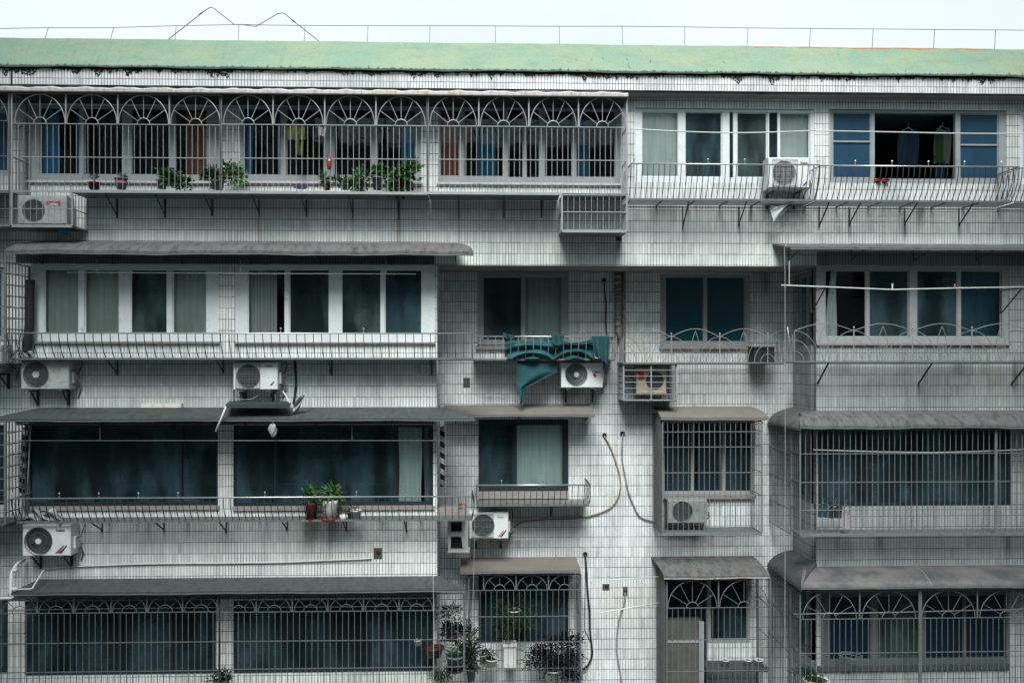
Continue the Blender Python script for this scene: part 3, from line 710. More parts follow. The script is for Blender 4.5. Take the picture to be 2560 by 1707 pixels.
# ---------------------------------------------------------------- bars, cages and railings
def bar(m,p,q,r,n=4): m.tube([p,q],r,n)
def cage(label,x0,x1,y0,y1,Yf,Yb,step,rails,posts=(),arches=None,xb0=None,xb1=None,mat='steel_light',matd='steel_mid',sides='lr',shelf=True,
         brackets=(),bar_r=.0055,skip_front=False,shelf_x=None,group='security cages over the windows',top_bars=None,vb=None,rail_r=.009,name='security_cage',slats=False,cat='window cage',bar_rng=None):
    t=thing(name,label,cat,group); xm=(x0+x1)/2
    zt,zb=V(y0,xm,Yf),V(y1,xm,Yf); X0,X1=U(x0,Yf),U(x1,Yf)
    fr_=MB(); g=MB(); yg=Yf
    Zr=[V(y,xm,Yf) for y in rails]
    for z in [zt]+Zr+[zb]: bar(fr_,(X0,Yf,z),(X1,Yf,z),rail_r)
    for x in [X0,X1]: fr_.box(x-.013,x+.013,Yf-.012,Yf+.012,zb,zt)
    for px in posts:
        w=.011; 
        if isinstance(px,tuple): px,w=px
        x=U(px,Yf); fr_.box(x-w,x+w,Yf-.011,Yf+.011,zb if w>.012 else (Zr[0] if Zr else zb),zt)
    ztop = Zr[0] if arches else zt
    st=S(step,Yf); k=int(round((X1-X0)/st)); st=(X1-X0)/k
    rb=random.Random(int(x0+y0))
    for i in range(1,k):
        x=X0+st*i
        if bar_rng and not(U(bar_rng[0],Yf)<x<U(bar_rng[1],Yf)): continue
        j=rb.uniform(-.003,.003)
        bar(g,(x+j,Yf+.010,ztop),(x-j*.5,Yf+.010,zb),bar_r)
    for side in ('l','r'):
        if side in sides:
            x=X0 if side=='l' else X1
            for z in [zt]+Zr+[zb]: bar(fr_,(x,Yf,z),(x,Yb,z),rail_r)
            fr_.box(x-.011,x+.011,Yb-.03,Yb-.008,zb,zt)
            ns=max(3,int((Yb-Yf)/.10))
            for i in range(1,ns): bar(g,(x,Yf+(Yb-Yf)*i/ns,zb),(x,Yf+(Yb-Yf)*i/ns,zt),bar_r)
    fr_.build('frame',mat,t); g.build('grille',mat,t)
    for a in arches or ():
        cx,rx,yt,yb,ri=a[:5]; m=MB(); c=P(cx,yb,Yf-.004); Rx=S(rx,Yf); Rz=V(yt,cx,Yf)-c.z; r2=S(ri,Yf); 
        c.z=Zr[0]; Rz=zt-.012-c.z
        m.tube([(c.x+Rx*math.cos(PI*i/22),c.y,c.z+Rz*math.sin(PI*i/22)) for i in range(23)],.0088,5)
        m.tube([(c.x+r2*math.cos(PI*i/12),c.y,c.z+r2*math.sin(PI*i/12)) for i in range(13)],.0075,5)
        for d in (a[5] if len(a)>5 else (30,60,90,120,150)):
            q=math.radians(d); bar(m,(c.x+r2*math.cos(q),c.y,c.z+r2*math.sin(q)),(c.x+Rx*math.cos(q)*.985,c.y,c.z+Rz*math.sin(q)*.985),.0058)
        m.build('fan_arch',mat,t)
    if shelf:
        sx0,sx1=(X0,X1) if shelf_x is None else (U(shelf_x[0],Yf),U(shelf_x[1],Yf))
        m=MB()
        if slats:
            ns=9
            for i in range(ns): yy=Yf+(Yb-Yf)*(i+.5)/ns; m.box(sx0,sx1,yy-.012,yy+.012,zb-.018,zb-.006)
        else: m.box(sx0,sx1,Yf+.012,Yb-.01,zb-.028,zb-.010)
        m.build('shelf',matd,t)
        m=MB(); m.box(sx0,sx1,Yf-.018,Yf+.004,zb-.032,zb+.014); m.build('kick_rail',mat,t)
    for (bx,yy) in brackets:
        x=U(bx,Yb-.02); z2=V(yy,bx,Yb-.02); m=MB()
        m.box(x-.012,x+.012,Yb-.02,Yb-.003,z2,zb-.03); bar(m,(x,Yf+.1,zb-.035),(x,Yb-.02,z2+.05),.011); m.build('bracket','steel_dark',t)
    return t
def fans(cs,rx,yt,yb,ri,ang=(30,60,90,120,150)): return [(c,rx,yt,yb,ri,ang) for c in cs]
YC=-.55
# top-left: three bays of the long cage
cage('long cage bay with four fan arches at the left, two small flowerpots inside',30,552,236,478,YC,F,14.0,[311,394],[165,295,424],fans([100,230,359,489],61,234,309,15.5),
     sides='l',shelf=True,shelf_x=(178,552),brackets=[(292,545),(412,545),(530,540)])
cage('middle cage bay with four fan arches, bushy green plants at its foot',553,1069,238,481,YC,F,14.0,[313,397],[683,812,940],fans([620,747,876,1003],60,238,313,15.5),
     sides='',shelf=True,brackets=[(647,540),(766,542),(882,546),(997,547)])
cage('right cage bay with four fan arches next to the bright white window',1070,1567,241,483,YC,F,13.3,[317,400],[1197,1322,1446],fans([1133,1259,1383,1506],58,243,318,15),
     sides='r',shelf=True,shelf_x=(1070,1400),brackets=[(1147,548),(1260,547),(1354,545)])
cage('cage section cut off by the left edge on the top storey',-90,23,232,478,YC,F,14.0,[302,390],[],fans([-35],52,232,302,15),sides='r',shelf=True,mat='steel_mid')
# air conditioner cages
cage('barred box around the old air conditioner at the upper left',30,181,480,564,YC,F,14.0,[522],sides='lr',name='air_conditioner_cage',group='cages around air conditioners',cat='cage')
cage('empty barred box hanging under the right end of the arched cages',1405,1567,488,577,YC,F,14.6,[530],sides='lr',name='air_conditioner_cage',group='cages around air conditioners',cat='cage',bar_r=.0048,rail_r=.010,mat='steel_light',matd='steel_mid')
t_=[q for q in ROOTS if q.name.startswith('air_conditioner_cage')][-1]
m=MB(); z_=V(488,1486,YC); m.box(U(1405,YC),U(1567,YC),YC+.012,-.005,z_+.012,z_+.022); m.build('lid','steel_mid',t_)
cage('barred box cut off by the left edge beside the upper left air conditioner',-60,26,480,562,YC,F,14.0,[522],sides='r',name='air_conditioner_cage',group='cages around air conditioners',cat='cage',mat='steel_mid')
# cage with horizontal bars in the middle
t=thing('air_conditioner_cage','box of horizontal bars around the rusty air conditioner with red sticker','cage','cages around air conditioners')
m=MB(); Yf=.55; X0,X1=U(1559,Yf),U(1691,Yf); zt,zb=V(911,1625,Yf),V(1000,1625,Yf)
for x in (X0,X1):
    m.box(x-.014,x+.014,Yf-.01,Yf+.016,zb,zt); m.box(x-.012,x+.012,B-.03,B-.006,zb,zt)
for z in (zt,zb):
    m.box(X0,X1,Yf-.008,Yf+.014,z-.012,z+.012)
    for x in (X0,X1): m.box(x-.012,x+.012,Yf,B-.01,z-.012,z+.012)
x=(X0+X1)/2+.02; m.box(x-.011,x+.011,Yf-.014,Yf+.006,zb,zt); m.build('frame','steel_light',t)
g=MB()
for y in (925,940,955,970,985):
    z=V(y,1625,Yf); bar(g,(X0,Yf,z),(X1,Yf,z),.0075)
    for x in (X0,X1): bar(g,(x,Yf,z),(x,B-.02,z),.0075)
for i in range(1,6):
    for x in (X0,X1): bar(g,(x,Yf+(B-Yf)*i/6,zb),(x,Yf+(B-Yf)*i/6,zt),.007)
g.build('grille','steel_light',t)
m=MB(); m.box(X0,X1,Yf+.02,B-.02,zb-.03,zb-.013); m.build('shelf','steel_dark',t)
m=MB(); m.box(X0,X1,Yf+.02,B-.02,zt+.013,zt+.025); m.build('lid','awning_edge',t)

# middle and bottom row cages
cage('tall narrow window grille over grey curtains with an air conditioner in its foot',1656,1905,1053,1333,.5,B,13.5,[1079,1117,1181,1239],[],sides='lr',slats=True,mat='steel_cage',bar_r=.0068)
cage('large cage of thin bars across the right bay, small rags on its rail',2000,2680,1074,1334,-.45,F,14.25,[1133,1204,1273],[(2490,.02)],sides='l',slats=True,mat='steel_cage',bar_r=.0068)
cage('bottom cage with eleven small fan arches under the long dark awning',-60,548,1488,1760,YC,F,15.2,[1531,1606,1678],[4,94,185,278,368,457],fans([-42,49,140,231,323,413,503],41,1490,1531,18,(45,90,135)),sides='',mat='steel_low',bar_r=.0068,shelf=False)
cage('bottom cage bay with small fan arches right of the tiled pillar, plants inside',549,1160,1485,1760,YC,F,15.0,[1527,1600,1669],[641,731,820,909,998,1085],fans([597,686,776,866,954,1042],40,1486,1527,17,(45,90,135)),sides='r',mat='steel_low',bar_r=.0068,shelf=False)
cage('bottom cage with three visible small fan arches full of hanging plants',1172,1452,1436,1760,.5,B,13.7,[1474,1540,1604,1670],[1209,1290,1371],fans([1249,1330,1411],38,1437,1474,14,(45,90,135)),sides='lr',mat='steel_low',bar_r=.0068,shelf=False)
cage('bottom cage with two wide fan arches, white cups on its shelf',1667,1925,1449,1760,.4,B,14.3,[1518,1598,1676],[1796],fans([1731,1860],62,1448,1518,15),sides='lr',mat='steel_low',bar_r=.0068,shelf=False)
cage('large bottom right cage with wide fan arches under the curved plastic awning',2000,2680,1474,1760,-.5,F,14.6,[1544,1629],[2149,(2300,.03),2443,2590],fans([2074,2222,2371,2516],69,1475,1544,17),sides='l',mat='steel_low',bar_r=.0068,shelf=False)
# side panel meshes along the recess for the two right cages
def side_cage(label,xp,ya,yb,Yf,rows,mat='steel_mid',sheet=None,Ye=B,X=None):
    t=thing('security_cage',label,'window cage','security cages over the windows'); X=U(xp,Yf) if X is None else X
    z0,z1=V(yb,xp,Yf),V(ya,xp,Yf); m=MB(); n=int((Ye-Yf)/.085)
    for i in range(n+1): y=Yf+.02+(Ye-.03-Yf)*i/n; bar(m,(X,y,z0),(X,y,z1),.007)
    m.build('grille',mat,t); m=MB()
    for z in [z0,z1]+[V(r,xp,Yf) for r in rows]: bar(m,(X,Yf,z),(X,Ye-.02,z),.010)
    m.build('frame',mat,t)
    if sheet:
        m=MB(); m.box(X+.012,X+.02,Yf+.01,Ye-.01,z0,z1); m.build('side_sheet',sheet,t)
    return t
side_cage('side grille of dense bars closing the right bay cage towards the recess',2000,1074,1334,F+.01,[1133,1204,1273],X=U(2000,-.45)-.0)
side_cage('side grille running back from the bottom right cage into the recess',2000,1474,1760,F+.01,[1544,1629],X=U(2000,-.5)-.0)
side_cage('side grille closed with a grey sheet left of the tall narrow window grille',1654,1040,1333,.5,[],'steel_mid','awning_dark',X=U(1653,.5)-.02)
side_cage('dark sheet-covered side grille left of the cage with two wide arches',1665,1446,1760,.4,[],'steel_mid','awning_dark',X=U(1664,.4)-.02)
# neighbour's cages at the left edge
for (ya,yb,lab,hz) in ((655,905,'dark cage with ladder-like bars at the left edge beside the white framed windows',1),(1055,1310,'dark cage at the left edge beside the large black windows',0)):
    t=thing('security_cage',lab,'window cage','security cages over the windows'); Yf=-.75; X=U(14,Yf); Xa=U(-90,Yf); z0,z1=V(yb,10,Yf),V(ya,10,Yf)
    m=MB(); m.box(X-.015,X+.015,Yf-.015,Yf+.015,z0,z1); m.box(X-.012,X+.012,-.04,-.012,z0,z1)
    for z in (z0,z1): bar(m,(Xa,Yf,z),(X,Yf,z),.012); bar(m,(X,Yf,z),(X,-.01,z),.012)
    m.build('frame','steel_mid',t); m=MB()
    k=9
    for i in range(1,k):
        z=z0+(z1-z0)*i/k; bar(m,(Xa,Yf,z),(X,Yf,z),.010); bar(m,(X,Yf,z),(X,-.02,z),.010)
    for i in range(1,7): bar(m,(X,Yf+.1*i,z0),(X,Yf+.1*i,z1),.009)
    m.build('grille','steel_mid',t)
    m=MB(); m.box(Xa,X,Yf,-.01,z0-.05,z0-.02); m.build('shelf','steel_dark',t)

def railing(label,x0,x1,yt,yb,Yt,Yb_,Yw,step,mat='chrome',matb='steel_dark',spikes=(),brackets=(),ends='lr',shelf='slat',lip=.022,hy=None,ends_t=None,bulge=.0,name='balcony_railing'):
    """flared railing: top rail at (yt, Yt), foot at (yb, Yb_), wall at Yw"""
    t=thing(name,label,'railing','window ledge railings'); xm=(x0+x1)/2; Zt,Zb=V(yt,xm,Yt),V(yb,xm,Yb_); X0,X1=U(x0,Yt),U(x1,Yt)
    m=MB(); bar(m,(X0,Yt,Zt),(X1,Yt,Zt),.0125,8); m.build('handrail',mat,t,True)
    m=MB(); k=int(round((X1-X0)/S(step,Yt))); st=(X1-X0)/k; r=random.Random(int(x0))
    def curve(x,ya,yb2,dx=0):
        return [(x,Yt+(Yb_-Yt)*(s**2)*1.0,Zt+(Zb-Zt)*s) for s in (0,.25,.5,.75,1)]
    for i in range(0,k+1):
        x=X0+st*i; m.tube([(a+r.uniform(-.001,.001),b,c) for a,b,c in curve(x,0,0)],.0078,4)
    m.build('balusters',matb,t)
    for e in ends:
        x=X0 if e=='l' else X1; m=MB(); nn=4
        bar(m,(x,Yt,Zt),(x,Yw-.01,Zt),.010,6)
        for i in range(1,nn+1):
            f=i/(nn+.5); m.tube([(x+(-.05 if e=='l' else .05)*math.sin(PI*s)*.6,Yt+(Yw-Yt)*f+(Yb_-Yt)*s*s*(1-f),Zt+(Zb-Zt)*s) for s in (0,.25,.5,.75,1)],.0075,4)
        m.build('end_bars',mat if e=='l' else matb,t)
    m=MB()
    if shelf=='slat':
        ns=9
        for i in range(ns): yy=Yb_+(Yw-Yb_)*(i+.5)/ns; m.box(X0,X1,yy-.011,yy+.011,Zb-.02,Zb-.008)
        for i in range(0,k,6): m.box(X0+st*i-.015,X0+st*i+.015,Yb_,Yw,Zb-.036,Zb-.021)
    else: m.box(X0,X1,Yb_+.01,Yw-.005,Zb-.035,Zb-.004)
    m.build('shelf','steel_mid',t)
    m=MB(); m.box(X0,X1,Yb_-.014,Yb_+.009,Zb-lip,Zb+lip*.6); m.build('kick_rail','steel_mid',t)
    for s in spikes:
        x=U(s,Yt); q=MB(); bar(q,(x,Yt,Zt),(x,Yt,Zt+.075),.006,5); q.sphere((x,Yt,Zt+.082),.017,8,6); q.build('ball_finial',mat,t)
    for (bx,by) in brackets:
        x=U(bx,Yw-.02); z2=V(by,bx,Yw-.02); q=MB(); q.box(x-.011,x+.011,Yw-.02,Yw-.004,z2,Zb-.03)
        bar(q,(x,Yb_+.04,Zb-.03),(x,Yw-.02,z2+.02),.013,4); q.sphere((x,Yw-.03,z2+.01),.018,6,5); q.build('bracket','steel_dark',t)
    return t
railing('upper right railing with ball finials in front of the bright white window',1578,2048,411,499,-.72,-.5,F,14.2,spikes=(1585,1677,1770,1862,1955,2045),brackets=[(1707,570),(1847,565),(2048,568)],ends='l')
railing('upper right railing with ball finials in front of the blue glazed window',2050,2548,416,503,-.72,-.5,F,14.2,spikes=(2138,2230,2321,2411,2503),brackets=[(2124,562),(2262,562),(2398,565)],ends='lr')
railing('upper right railing continuing out of the right edge',2556,2700,420,507,-.72,-.5,F,14.2,ends='l')
railing('long railing with widely spaced bars below the white framed windows',18,1180,833,896,-.62,-.45,F,20.6,spikes=(205,702,909),brackets=[(293,936),(558,932),(829,938),(1079,938)],ends='l',shelf='plate')
railing('short railing draped with teal cloths below the middle window',1182,1541,841,898,.42,.55,B,18.7,matb='steel_light',spikes=(1450,1505),ends='r',shelf='plate')
railing('long railing below the large black windows, potted plants standing on it',28,1180,1243,1301,-.62,-.45,F,16.7,spikes=(31,148,247,346,445,662,891,1007),brackets=[(255,1327),(410,1327),(565,1330),(718,1325),(866,1328),(1016,1328)],ends='lr')
railing('small railing with flared ends below the mint curtained window',1192,1476,1212,1262,.32,.5,B,14.9,spikes=(1254,1358),brackets=[(1377,1290)],ends='lr',shelf='plate')

def ornate(label,x0,x1,posts,yt,ypost,yb,Yf,Yw,sc,ends='l'):
    """wrought iron railing: big arcs between posts, quarter arcs at their feet, pointed ovals with rings"""
    t=thing('ornate_railing',label,'railing','wrought iron railings'); xm=(x0+x1)/2
    Zt,Zp,Zb=V(yt,xm,Yf),V(ypost,xm,Yf),V(yb,xm,Yf); X=[U(p,Yf) for p in posts]; m=MB(); H=Zp-Zb
    m.box(U(x0,Yf),U(x1,Yf),Yf-.012,Yf+.012,Zb-.012,Zb+.012); m.build('bottom_rail','steel_mid',t)
    sp=X[1]-X[0]; allx=[X[0]-sp]+X+[X[-1]+sp]; XA0,XA1=U(x0,Yf),U(x1,Yf)
    q=MB()
    def clip(pts):
        return [p for p in pts if XA0-.001<=p[0]<=XA1+.001]
    for i in range(len(allx)-1):
        a,b=allx[i],allx[i+1]
        pts=clip([(a+(b-a)*k/16,Yf,Zp+(Zt-Zp)*math.sin(PI*k/16)) for k in range(17)])
        if len(pts)>1: q.tube(pts,.0072,5)
    for x in allx:
        for (f,w) in ((1,.41),(.70,.275),(.34,.15)):
            for sg in (-1,1):
                pts=clip([(x+sg*sp*w*math.sin(PI/2*k/10),Yf-.004*sg,Zb+H*f*(1-(1-math.cos(PI/2*k/10)))) for k in range(11)])
                if len(pts)>1: q.tube(pts,.0065,4)
    q.build('arc_scrolls','steel_orn',t)
    for x in X:
        q=MB(); bar(q,(x,Yf-.008,Zb),(x,Yf-.008,Zp+.05),.010,6); q.sphere((x,Yf-.008,Zp+.06),.018,8,6); q.build('post','steel_light',t)
    for i in range(len(allx)-1):
        c=(allx[i]+allx[i+1])/2
        if not XA0<c<XA1: continue
        q=MB(); h=Zt-.04-Zb
        for sg in (-1,1): q.tube([(c+sg*sp*.075*math.sin(PI*k/12),Yf,Zb+h*k/12) for k in range(13)],.0062,4)
        for rr in (sp*.05,sp*.022): q.tube([(c+rr*math.cos(2*PI*k/14),Yf-.008,Zb+h*.42+rr*math.sin(2*PI*k/14)) for k in range(15)],.005,4)
        q.build('pointed_oval','steel_orn',t)
    q=MB(); ns=6
    for i in range(ns): yy=Yf+.03+(Yw-Yf-.05)*i/ns; q.box(U(x0,Yf),U(x1,Yf),yy-.01,yy+.01,Zb-.03,Zb-.018)
    q.build('shelf','steel_mid',t)
    for e in ends:
        x=XA0 if e=='l' else XA1; q=MB(); bar(q,(x,Yf,Zb),(x,Yf,Zp),.010,5); bar(q,(x,Yf,Zb),(x,Yw-.01,Zb),.010,5)
        for f in (.25,.6):
            yy=Yf+(Yw-Yf)*f; q.tube([(x,yy+.09*math.cos(PI*k/10),Zb+H*.9*math.sin(PI*k/10)) for k in range(11)],.006,4)
            q.tube([(x,yy+.04*math.cos(PI*k/10),Zb+H*.7*math.sin(PI*k/10)) for k in range(11)],.006,4)
        q.build('end_panel','steel_orn',t)
    return t
ornate('wrought iron railing of crossing arcs below the teal glazed window',1558,1962,[1678,1799,1919],822,842,907,.5,B,1,'lr')
t=ornate('wrought iron railing of wide arcs across the right bay window',1986,2680,[2134,2281,2429,2576],809,827,904,-.5,F,1.2,'l')
for bx,by in ((2045,956),(2297,958),(2530,958)):
    q=MB(); x=U(bx,-.02); z=V(by,bx,-.02); q.tube([(x+.02,-.45,V(906,bx,-.5)),(x,-.02,z)],.016,4); q.sphere((x,-.02,z),.022,6,5); q.build('bracket','steel_dark',t)
# ---------------------------------------------------------------- air conditioners
def text(s,p,h,mat,parent,name='lettering',bold=False,shear=0):
    cu=bpy.data.curves.new(name,'FONT'); cu.body=s; cu.size=h; cu.extrude=.001; cu.shear=shear; cu.align_x='LEFT'
    if bold: cu.offset=h*.02
    tmp=bpy.data.objects.new(name,cu); COL.objects.link(tmp); dg=bpy.context.evaluated_depsgraph_get(); me=bpy.data.meshes.new_from_object(tmp.evaluated_get(dg)); bpy.data.objects.remove(tmp); me.materials.clear(); me.materials.append(MATS[mat]); o=bpy.data.objects.new(name,me); COL.objects.link(o); o.rotation_euler=(PI/2,0,0); o.location=p; o.parent=parent; return o
def aircon(label,x0,y0,x1,y1,Y,dp,fx,fy,fr,style='spiral',mat='ac_white',hub=.16,word=None,emblem=None,brackets=True,square=None,sticker=None,flip=False,gmat='grille_grey',handle=True,rust=False,Yw=None):
    t=thing('air_conditioner',label,'air conditioner','air conditioner outdoor units'); xm=(x0+x1)/2
    X0,X1=U(x0,Y),U(x1,Y); Z0,Z1=V(y1,xm,Y),V(y0,xm,Y); c=Vector((U(fx,Y),Y,V(fy,xm,Y))); R=S(fr,Y)
    # casing with a round fan opening
    m=MB(); b=.012; N=40; L,Rr,Bo,To=X0+b,X1-b,Z0+b,Z1-b
    inn=[];out=[]
    ang=sorted([2*PI*k/N for k in range(N)]+[math.atan2(cz-c.z,cx-c.x)%(2*PI) for cx in (L,Rr) for cz in (Bo,To)])
    for a in ang:
        ca,sa=math.cos(a),math.sin(a); ts=[]
        if ca>1e-9: ts.append((Rr-c.x)/ca)
        if ca<-1e-9: ts.append((L-c.x)/ca)
        if sa>1e-9: ts.append((To-c.z)/sa)
        if sa<-1e-9: ts.append((Bo-c.z)/sa)
        k=max(min(ts),R*1.0); inn.append((c.x+R*ca,Y,c.z+R*sa)); out.append((c.x+k*ca,Y,c.z+k*sa))
    n=len(ang); deep=[(p[0],Y+.07,p[2]) for p in inn]
    m.add(inn+out+deep,[(i,(i+1)%n,n+(i+1)%n,n+i) for i in range(n)]+[(i,2*n+i,2*n+(i+1)%n,(i+1)%n) for i in range(n)])
    # chamfer and sides
    A=[(L,Y,Bo),(Rr,Y,Bo),(Rr,Y,To),(L,Y,To)]; Bv=[(X0,Y+b,Z0),(X1,Y+b,Z0),(X1,Y+b,Z1),(X0,Y+b,Z1)]; Cv=[(X0,Y+dp,Z0),(X1,Y+dp,Z0),(X1,Y+dp,Z1),(X0,Y+dp,Z1)]
    fs=[(8,11,10,9)]
    for i in range(4): j=(i+1)%4; fs+=[(i+4,j+4,j,i),(i+8,j+8,j+4,i+4)]
    m.add(A+Bv+Cv,fs)
    m.box(X0+.01,X1-.01,Y-.003,Y+.01,Z0+.012,Z0+.022)   # lower seam lip
    for fx_ in (.18,.78): m.box(X0+(X1-X0)*fx_-.035,X0+(X1-X0)*fx_+.035,Y+.03,Y+dp-.03,Z0-.022,Z0)
    m.build('casing',mat,t)
    m=MB(); m.disc((c.x,Y+.068,c.z),R,28); 
    for k in range(5):
        a=2*PI*k/5+.4; pts=[(c.x,Y+.055,c.z),(c.x+R*.9*math.cos(a),Y+.05,c.z+R*.9*math.sin(a)),(c.x+R*.93*math.cos(a+.45),Y+.035,c.z+R*.93*math.sin(a+.45)),(c.x+R*.5*math.cos(a+.8),Y+.045,c.z+R*.5*math.sin(a+.8))]
        m.add(pts,[(0,1,2,3)])
    m.build('fan','ac_dark',t)
    g=MB()
    if style=='spiral':
        nb=30
        for k in range(nb):
            a0=2*PI*k/nb; g.tube([(c.x+R*(.2+.8*s)*math.cos(a0+.9*s*s),Y-.004+.0*s,c.z+R*(.2+.8*s)*math.sin(a0+.9*s*s)) for s in (0,.25,.5,.75,1)],.0026,3)
        rings=(1,.62)
    elif style=='radial':
        for k in range(8): a0=2*PI*k/8; bar(g,(c.x,Y-.004,c.z),(c.x+R*math.cos(a0),Y-.004,c.z+R*math.sin(a0)),.0022,3)
        rings=[.3+.7*i/10 for i in range(11)]
    else:
        rings=(1,)
        for k in range(-9,10):
            d=R*k/9.5; h=math.sqrt(max(0,R*R-d*d)); bar(g,(c.x-h,Y-.004,c.z+d),(c.x+h,Y-.004,c.z+d),.0024,3)
        for k in (-2,-1,0,1,2): d=R*k/3; h=math.sqrt(R*R-d*d); bar(g,(c.x+d,Y-.007,c.z-h),(c.x+d,Y-.007,c.z+h),.0024,3)
    for q in rings: g.tube([(c.x+R*q*math.cos(2*PI*k/32),Y-.005,c.z+R*q*math.sin(2*PI*k/32)) for k in range(33)],.003 if q<1 else .005,4)
    g.build('fan_grille',gmat,t)
    if hub: m=MB(); m.tube([(c.x,Y+.01,c.z),(c.x,Y-.012,c.z)],R*hub,20); m.build('hub',mat,t)
    if square:
        sx0,sy0,sx1,sy1=square; g=MB(); a0,a1=U(sx0,Y),U(sx1,Y); q0,q1=V(sy1,xm,Y),V(sy0,xm,Y)
        g.tube([(a0,Y-.012,q0),(a1,Y-.012,q0),(a1,Y-.012,q1),(a0,Y-.012,q1),(a0,Y-.012,q0)],.006,4)
        nz=16
        for i in range(1,nz): z=q0+(q1-q0)*i/nz; bar(g,(a0,Y-.012,z),(a1,Y-.012,z),.0026,3)
        for i in range(1,7): x=a0+(a1-a0)*i/7; bar(g,(x,Y-.015,q0),(x,Y-.015,q1),.0026,3)
        g.build('guard',gmat,t)
    if handle:
        m=MB(); m.bbox(X1,X1+.035,Y+.10,Y+dp-.04,Z0+.10,Z0+.30,.01); m.build('valve_cover',mat,t)
    if handle:
        yw_=Yw if Yw is not None else (B if Y>.2 else F); h0=Vector((X1+.02,Y+.16,Z0+.2)); m=MB()
        m.tube([h0,h0+Vector((.05,.02,-.03)),h0+Vector((.07,.06,-.14)),Vector((X1+.06,yw_-.03,Z0-.02)),Vector((X1+.02,yw_-.02,Z0-.16))],.012,6); m.build('hose','tape_grey',t,True)
        m=MB(); m.tube([h0+Vector((0,0,.05)),h0+Vector((.07,.04,.10)),Vector((X1+.09,yw_-.02,Z1-.05)),Vector((X1+.06,yw_-.01,Z1+.05))],.008,5); m.build('cable','black_rubber',t,True)
    if brackets:
        yw=Yw if Yw is not None else (B if Y>.2 else F)
        for f in (.16,.82):
            x=X0+(X1-X0)*f; m=MB(); m.box(x-.018,x+.018,Y+.02,yw-.004,Z0-.05,Z0-.024); m.box(x-.018,x+.018,yw-.03,yw-.005,Z0-.30,Z0-.05)
            bar(m,(x,Y+.08,Z0-.045),(x,yw-.03,Z0-.27),.014,4); m.build('bracket','steel_dark',t)
    if word: 
        s,tx,ty,h,mt=word; text(s,(U(tx,Y),Y-.004,V(ty,xm,Y)),S(h,Y),mt,t,bold=True)
    if emblem:
        kind,ex,ey,w,h=emblem; e=P(ex,ey,Y-.005); w=S(w,Y);h=S(h,Y)
        def para(o,wd,mt,dy=.0):
            q=MB(); q.add([(e.x-w/2+o,Y-.006-dy,e.z-h/2),(e.x-w/2+o+wd,Y-.006-dy,e.z-h/2),(e.x+w/2+o-w*.1,Y-.006-dy,e.z+h/2-h*.15),(e.x+w/2+o-w*.1,Y-.006-dy,e.z+h/2+h*.05)],[(0,1,2,3)]); q.build('emblem',mt,t)
        if kind=='slash': para(-w*.18,w*.28,'ink_red' if not flip else 'ink_orange'); para(w*.14,w*.34,'ink_blue',.001)
        elif kind=='blue': para(0,w*.4,'ink_blue')
        else:
            q=MB(); q.disc((e.x+w*.12,Y-.006,e.z),w*.36,14); q.disc((e.x,Y-.006,e.z-h*.4),w*.2,10); q.build('emblem','ink_red',t)
            q=MB(); q.disc((e.x-w*.2,Y-.008,e.z+h*.18),w*.22,12); q.build('emblem','ink_black',t)
            q=MB(); q.disc((e.x+w*.3,Y-.008,e.z+h*.12),w*.2,12); q.build('emblem','ink_orange',t)
    for sk in sticker or ():
        a,b_,c_,d_,mt=sk; q=MB(); q.pbox(a,b_,c_,d_,Y-.006,Y-.002); q.build('sticker',mt,t)
    return t
aircon('bright air conditioner standing behind the upper right railing, blue mark on its corner',1921,394,2024,470,-.42,.3,1960,432,30,'lines','ac_white',0,('Kelon',2001,410,8,'ink_black'),('blue',2013,458,14,13),square=(1931,399,1993,465),gmat='grille_light',Yw=F)
aircon('old air conditioner with a pink and red sticker inside the upper left barred box',42,489,166,560,-.38,.28,84,526,27,'radial','ac_old',0,brackets=False,handle=False,
       sticker=[(116,502,123,512,'ink_pink'),(123,503,145,507,'ink_pink'),(145,502,151,514,'ink_pink'),(126,508,144,514,'pot_white')],Yw=F)
aircon('weathered air conditioner with a plain white fan hub under the long railing',52,901,172,973,-.32,.28,90,936,31,'radial','ac_old',.26,Yw=F)
aircon('air conditioner with square grille and white side panel under the long railing, broken tray below',583,904,694,974,-.32,.28,621,940,29,'lines','ac_white',0,('Kelon',662,917,8,'ink_black'),('blue',681,957,12,11),square=(590,908,650,970),Yw=F)
aircon('white air conditioner with swirling grille and blue and red logo under the teal cloths',1403,906,1507,969,.72,.3,1441,936,28,'spiral','ac_white',.22,('Haier',1480,932,9,'ink_blue'),('haier',1487,938,11,10),gmat='grille_light')
aircon('small rusty air conditioner with a red sticker inside the box of horizontal bars',1591,918,1666,984,.8,.28,1637,951,22,'lines','ac_rusty',0,brackets=False,handle=False,sticker=[(1596,929,1610,949,'ink_red')])
aircon('air conditioner with swirling grille and red and blue slash at the lower left',56,1311,176,1389,-.36,.3,96,1352,34,'spiral','ac_white',.2,('Kelon',140,1328,9,'ink_black'),('slash',154,1372,24,20),Yw=F)
aircon('white air conditioner with orange and blue slash beside the white plastic stool',1173,1280,1271,1346,.62,.3,1208,1313,28,'lines','ac_white',0,('Kelon',1243,1294,7,'steel_light'),('slash',1256,1332,18,17),square=(1180,1285,1233,1342),flip=True)
aircon('dim air conditioner inside the foot of the tall narrow window grille',1670,1250,1768,1307,.72,.3,1706,1278,26,'lines','ac_dim',0,brackets=False)
aircon('air conditioner cut off by the left edge below the ladder-like cage',-80,862,5,930,-.4,.3,-45,896,26,'lines','ac_old',0,Yw=F)

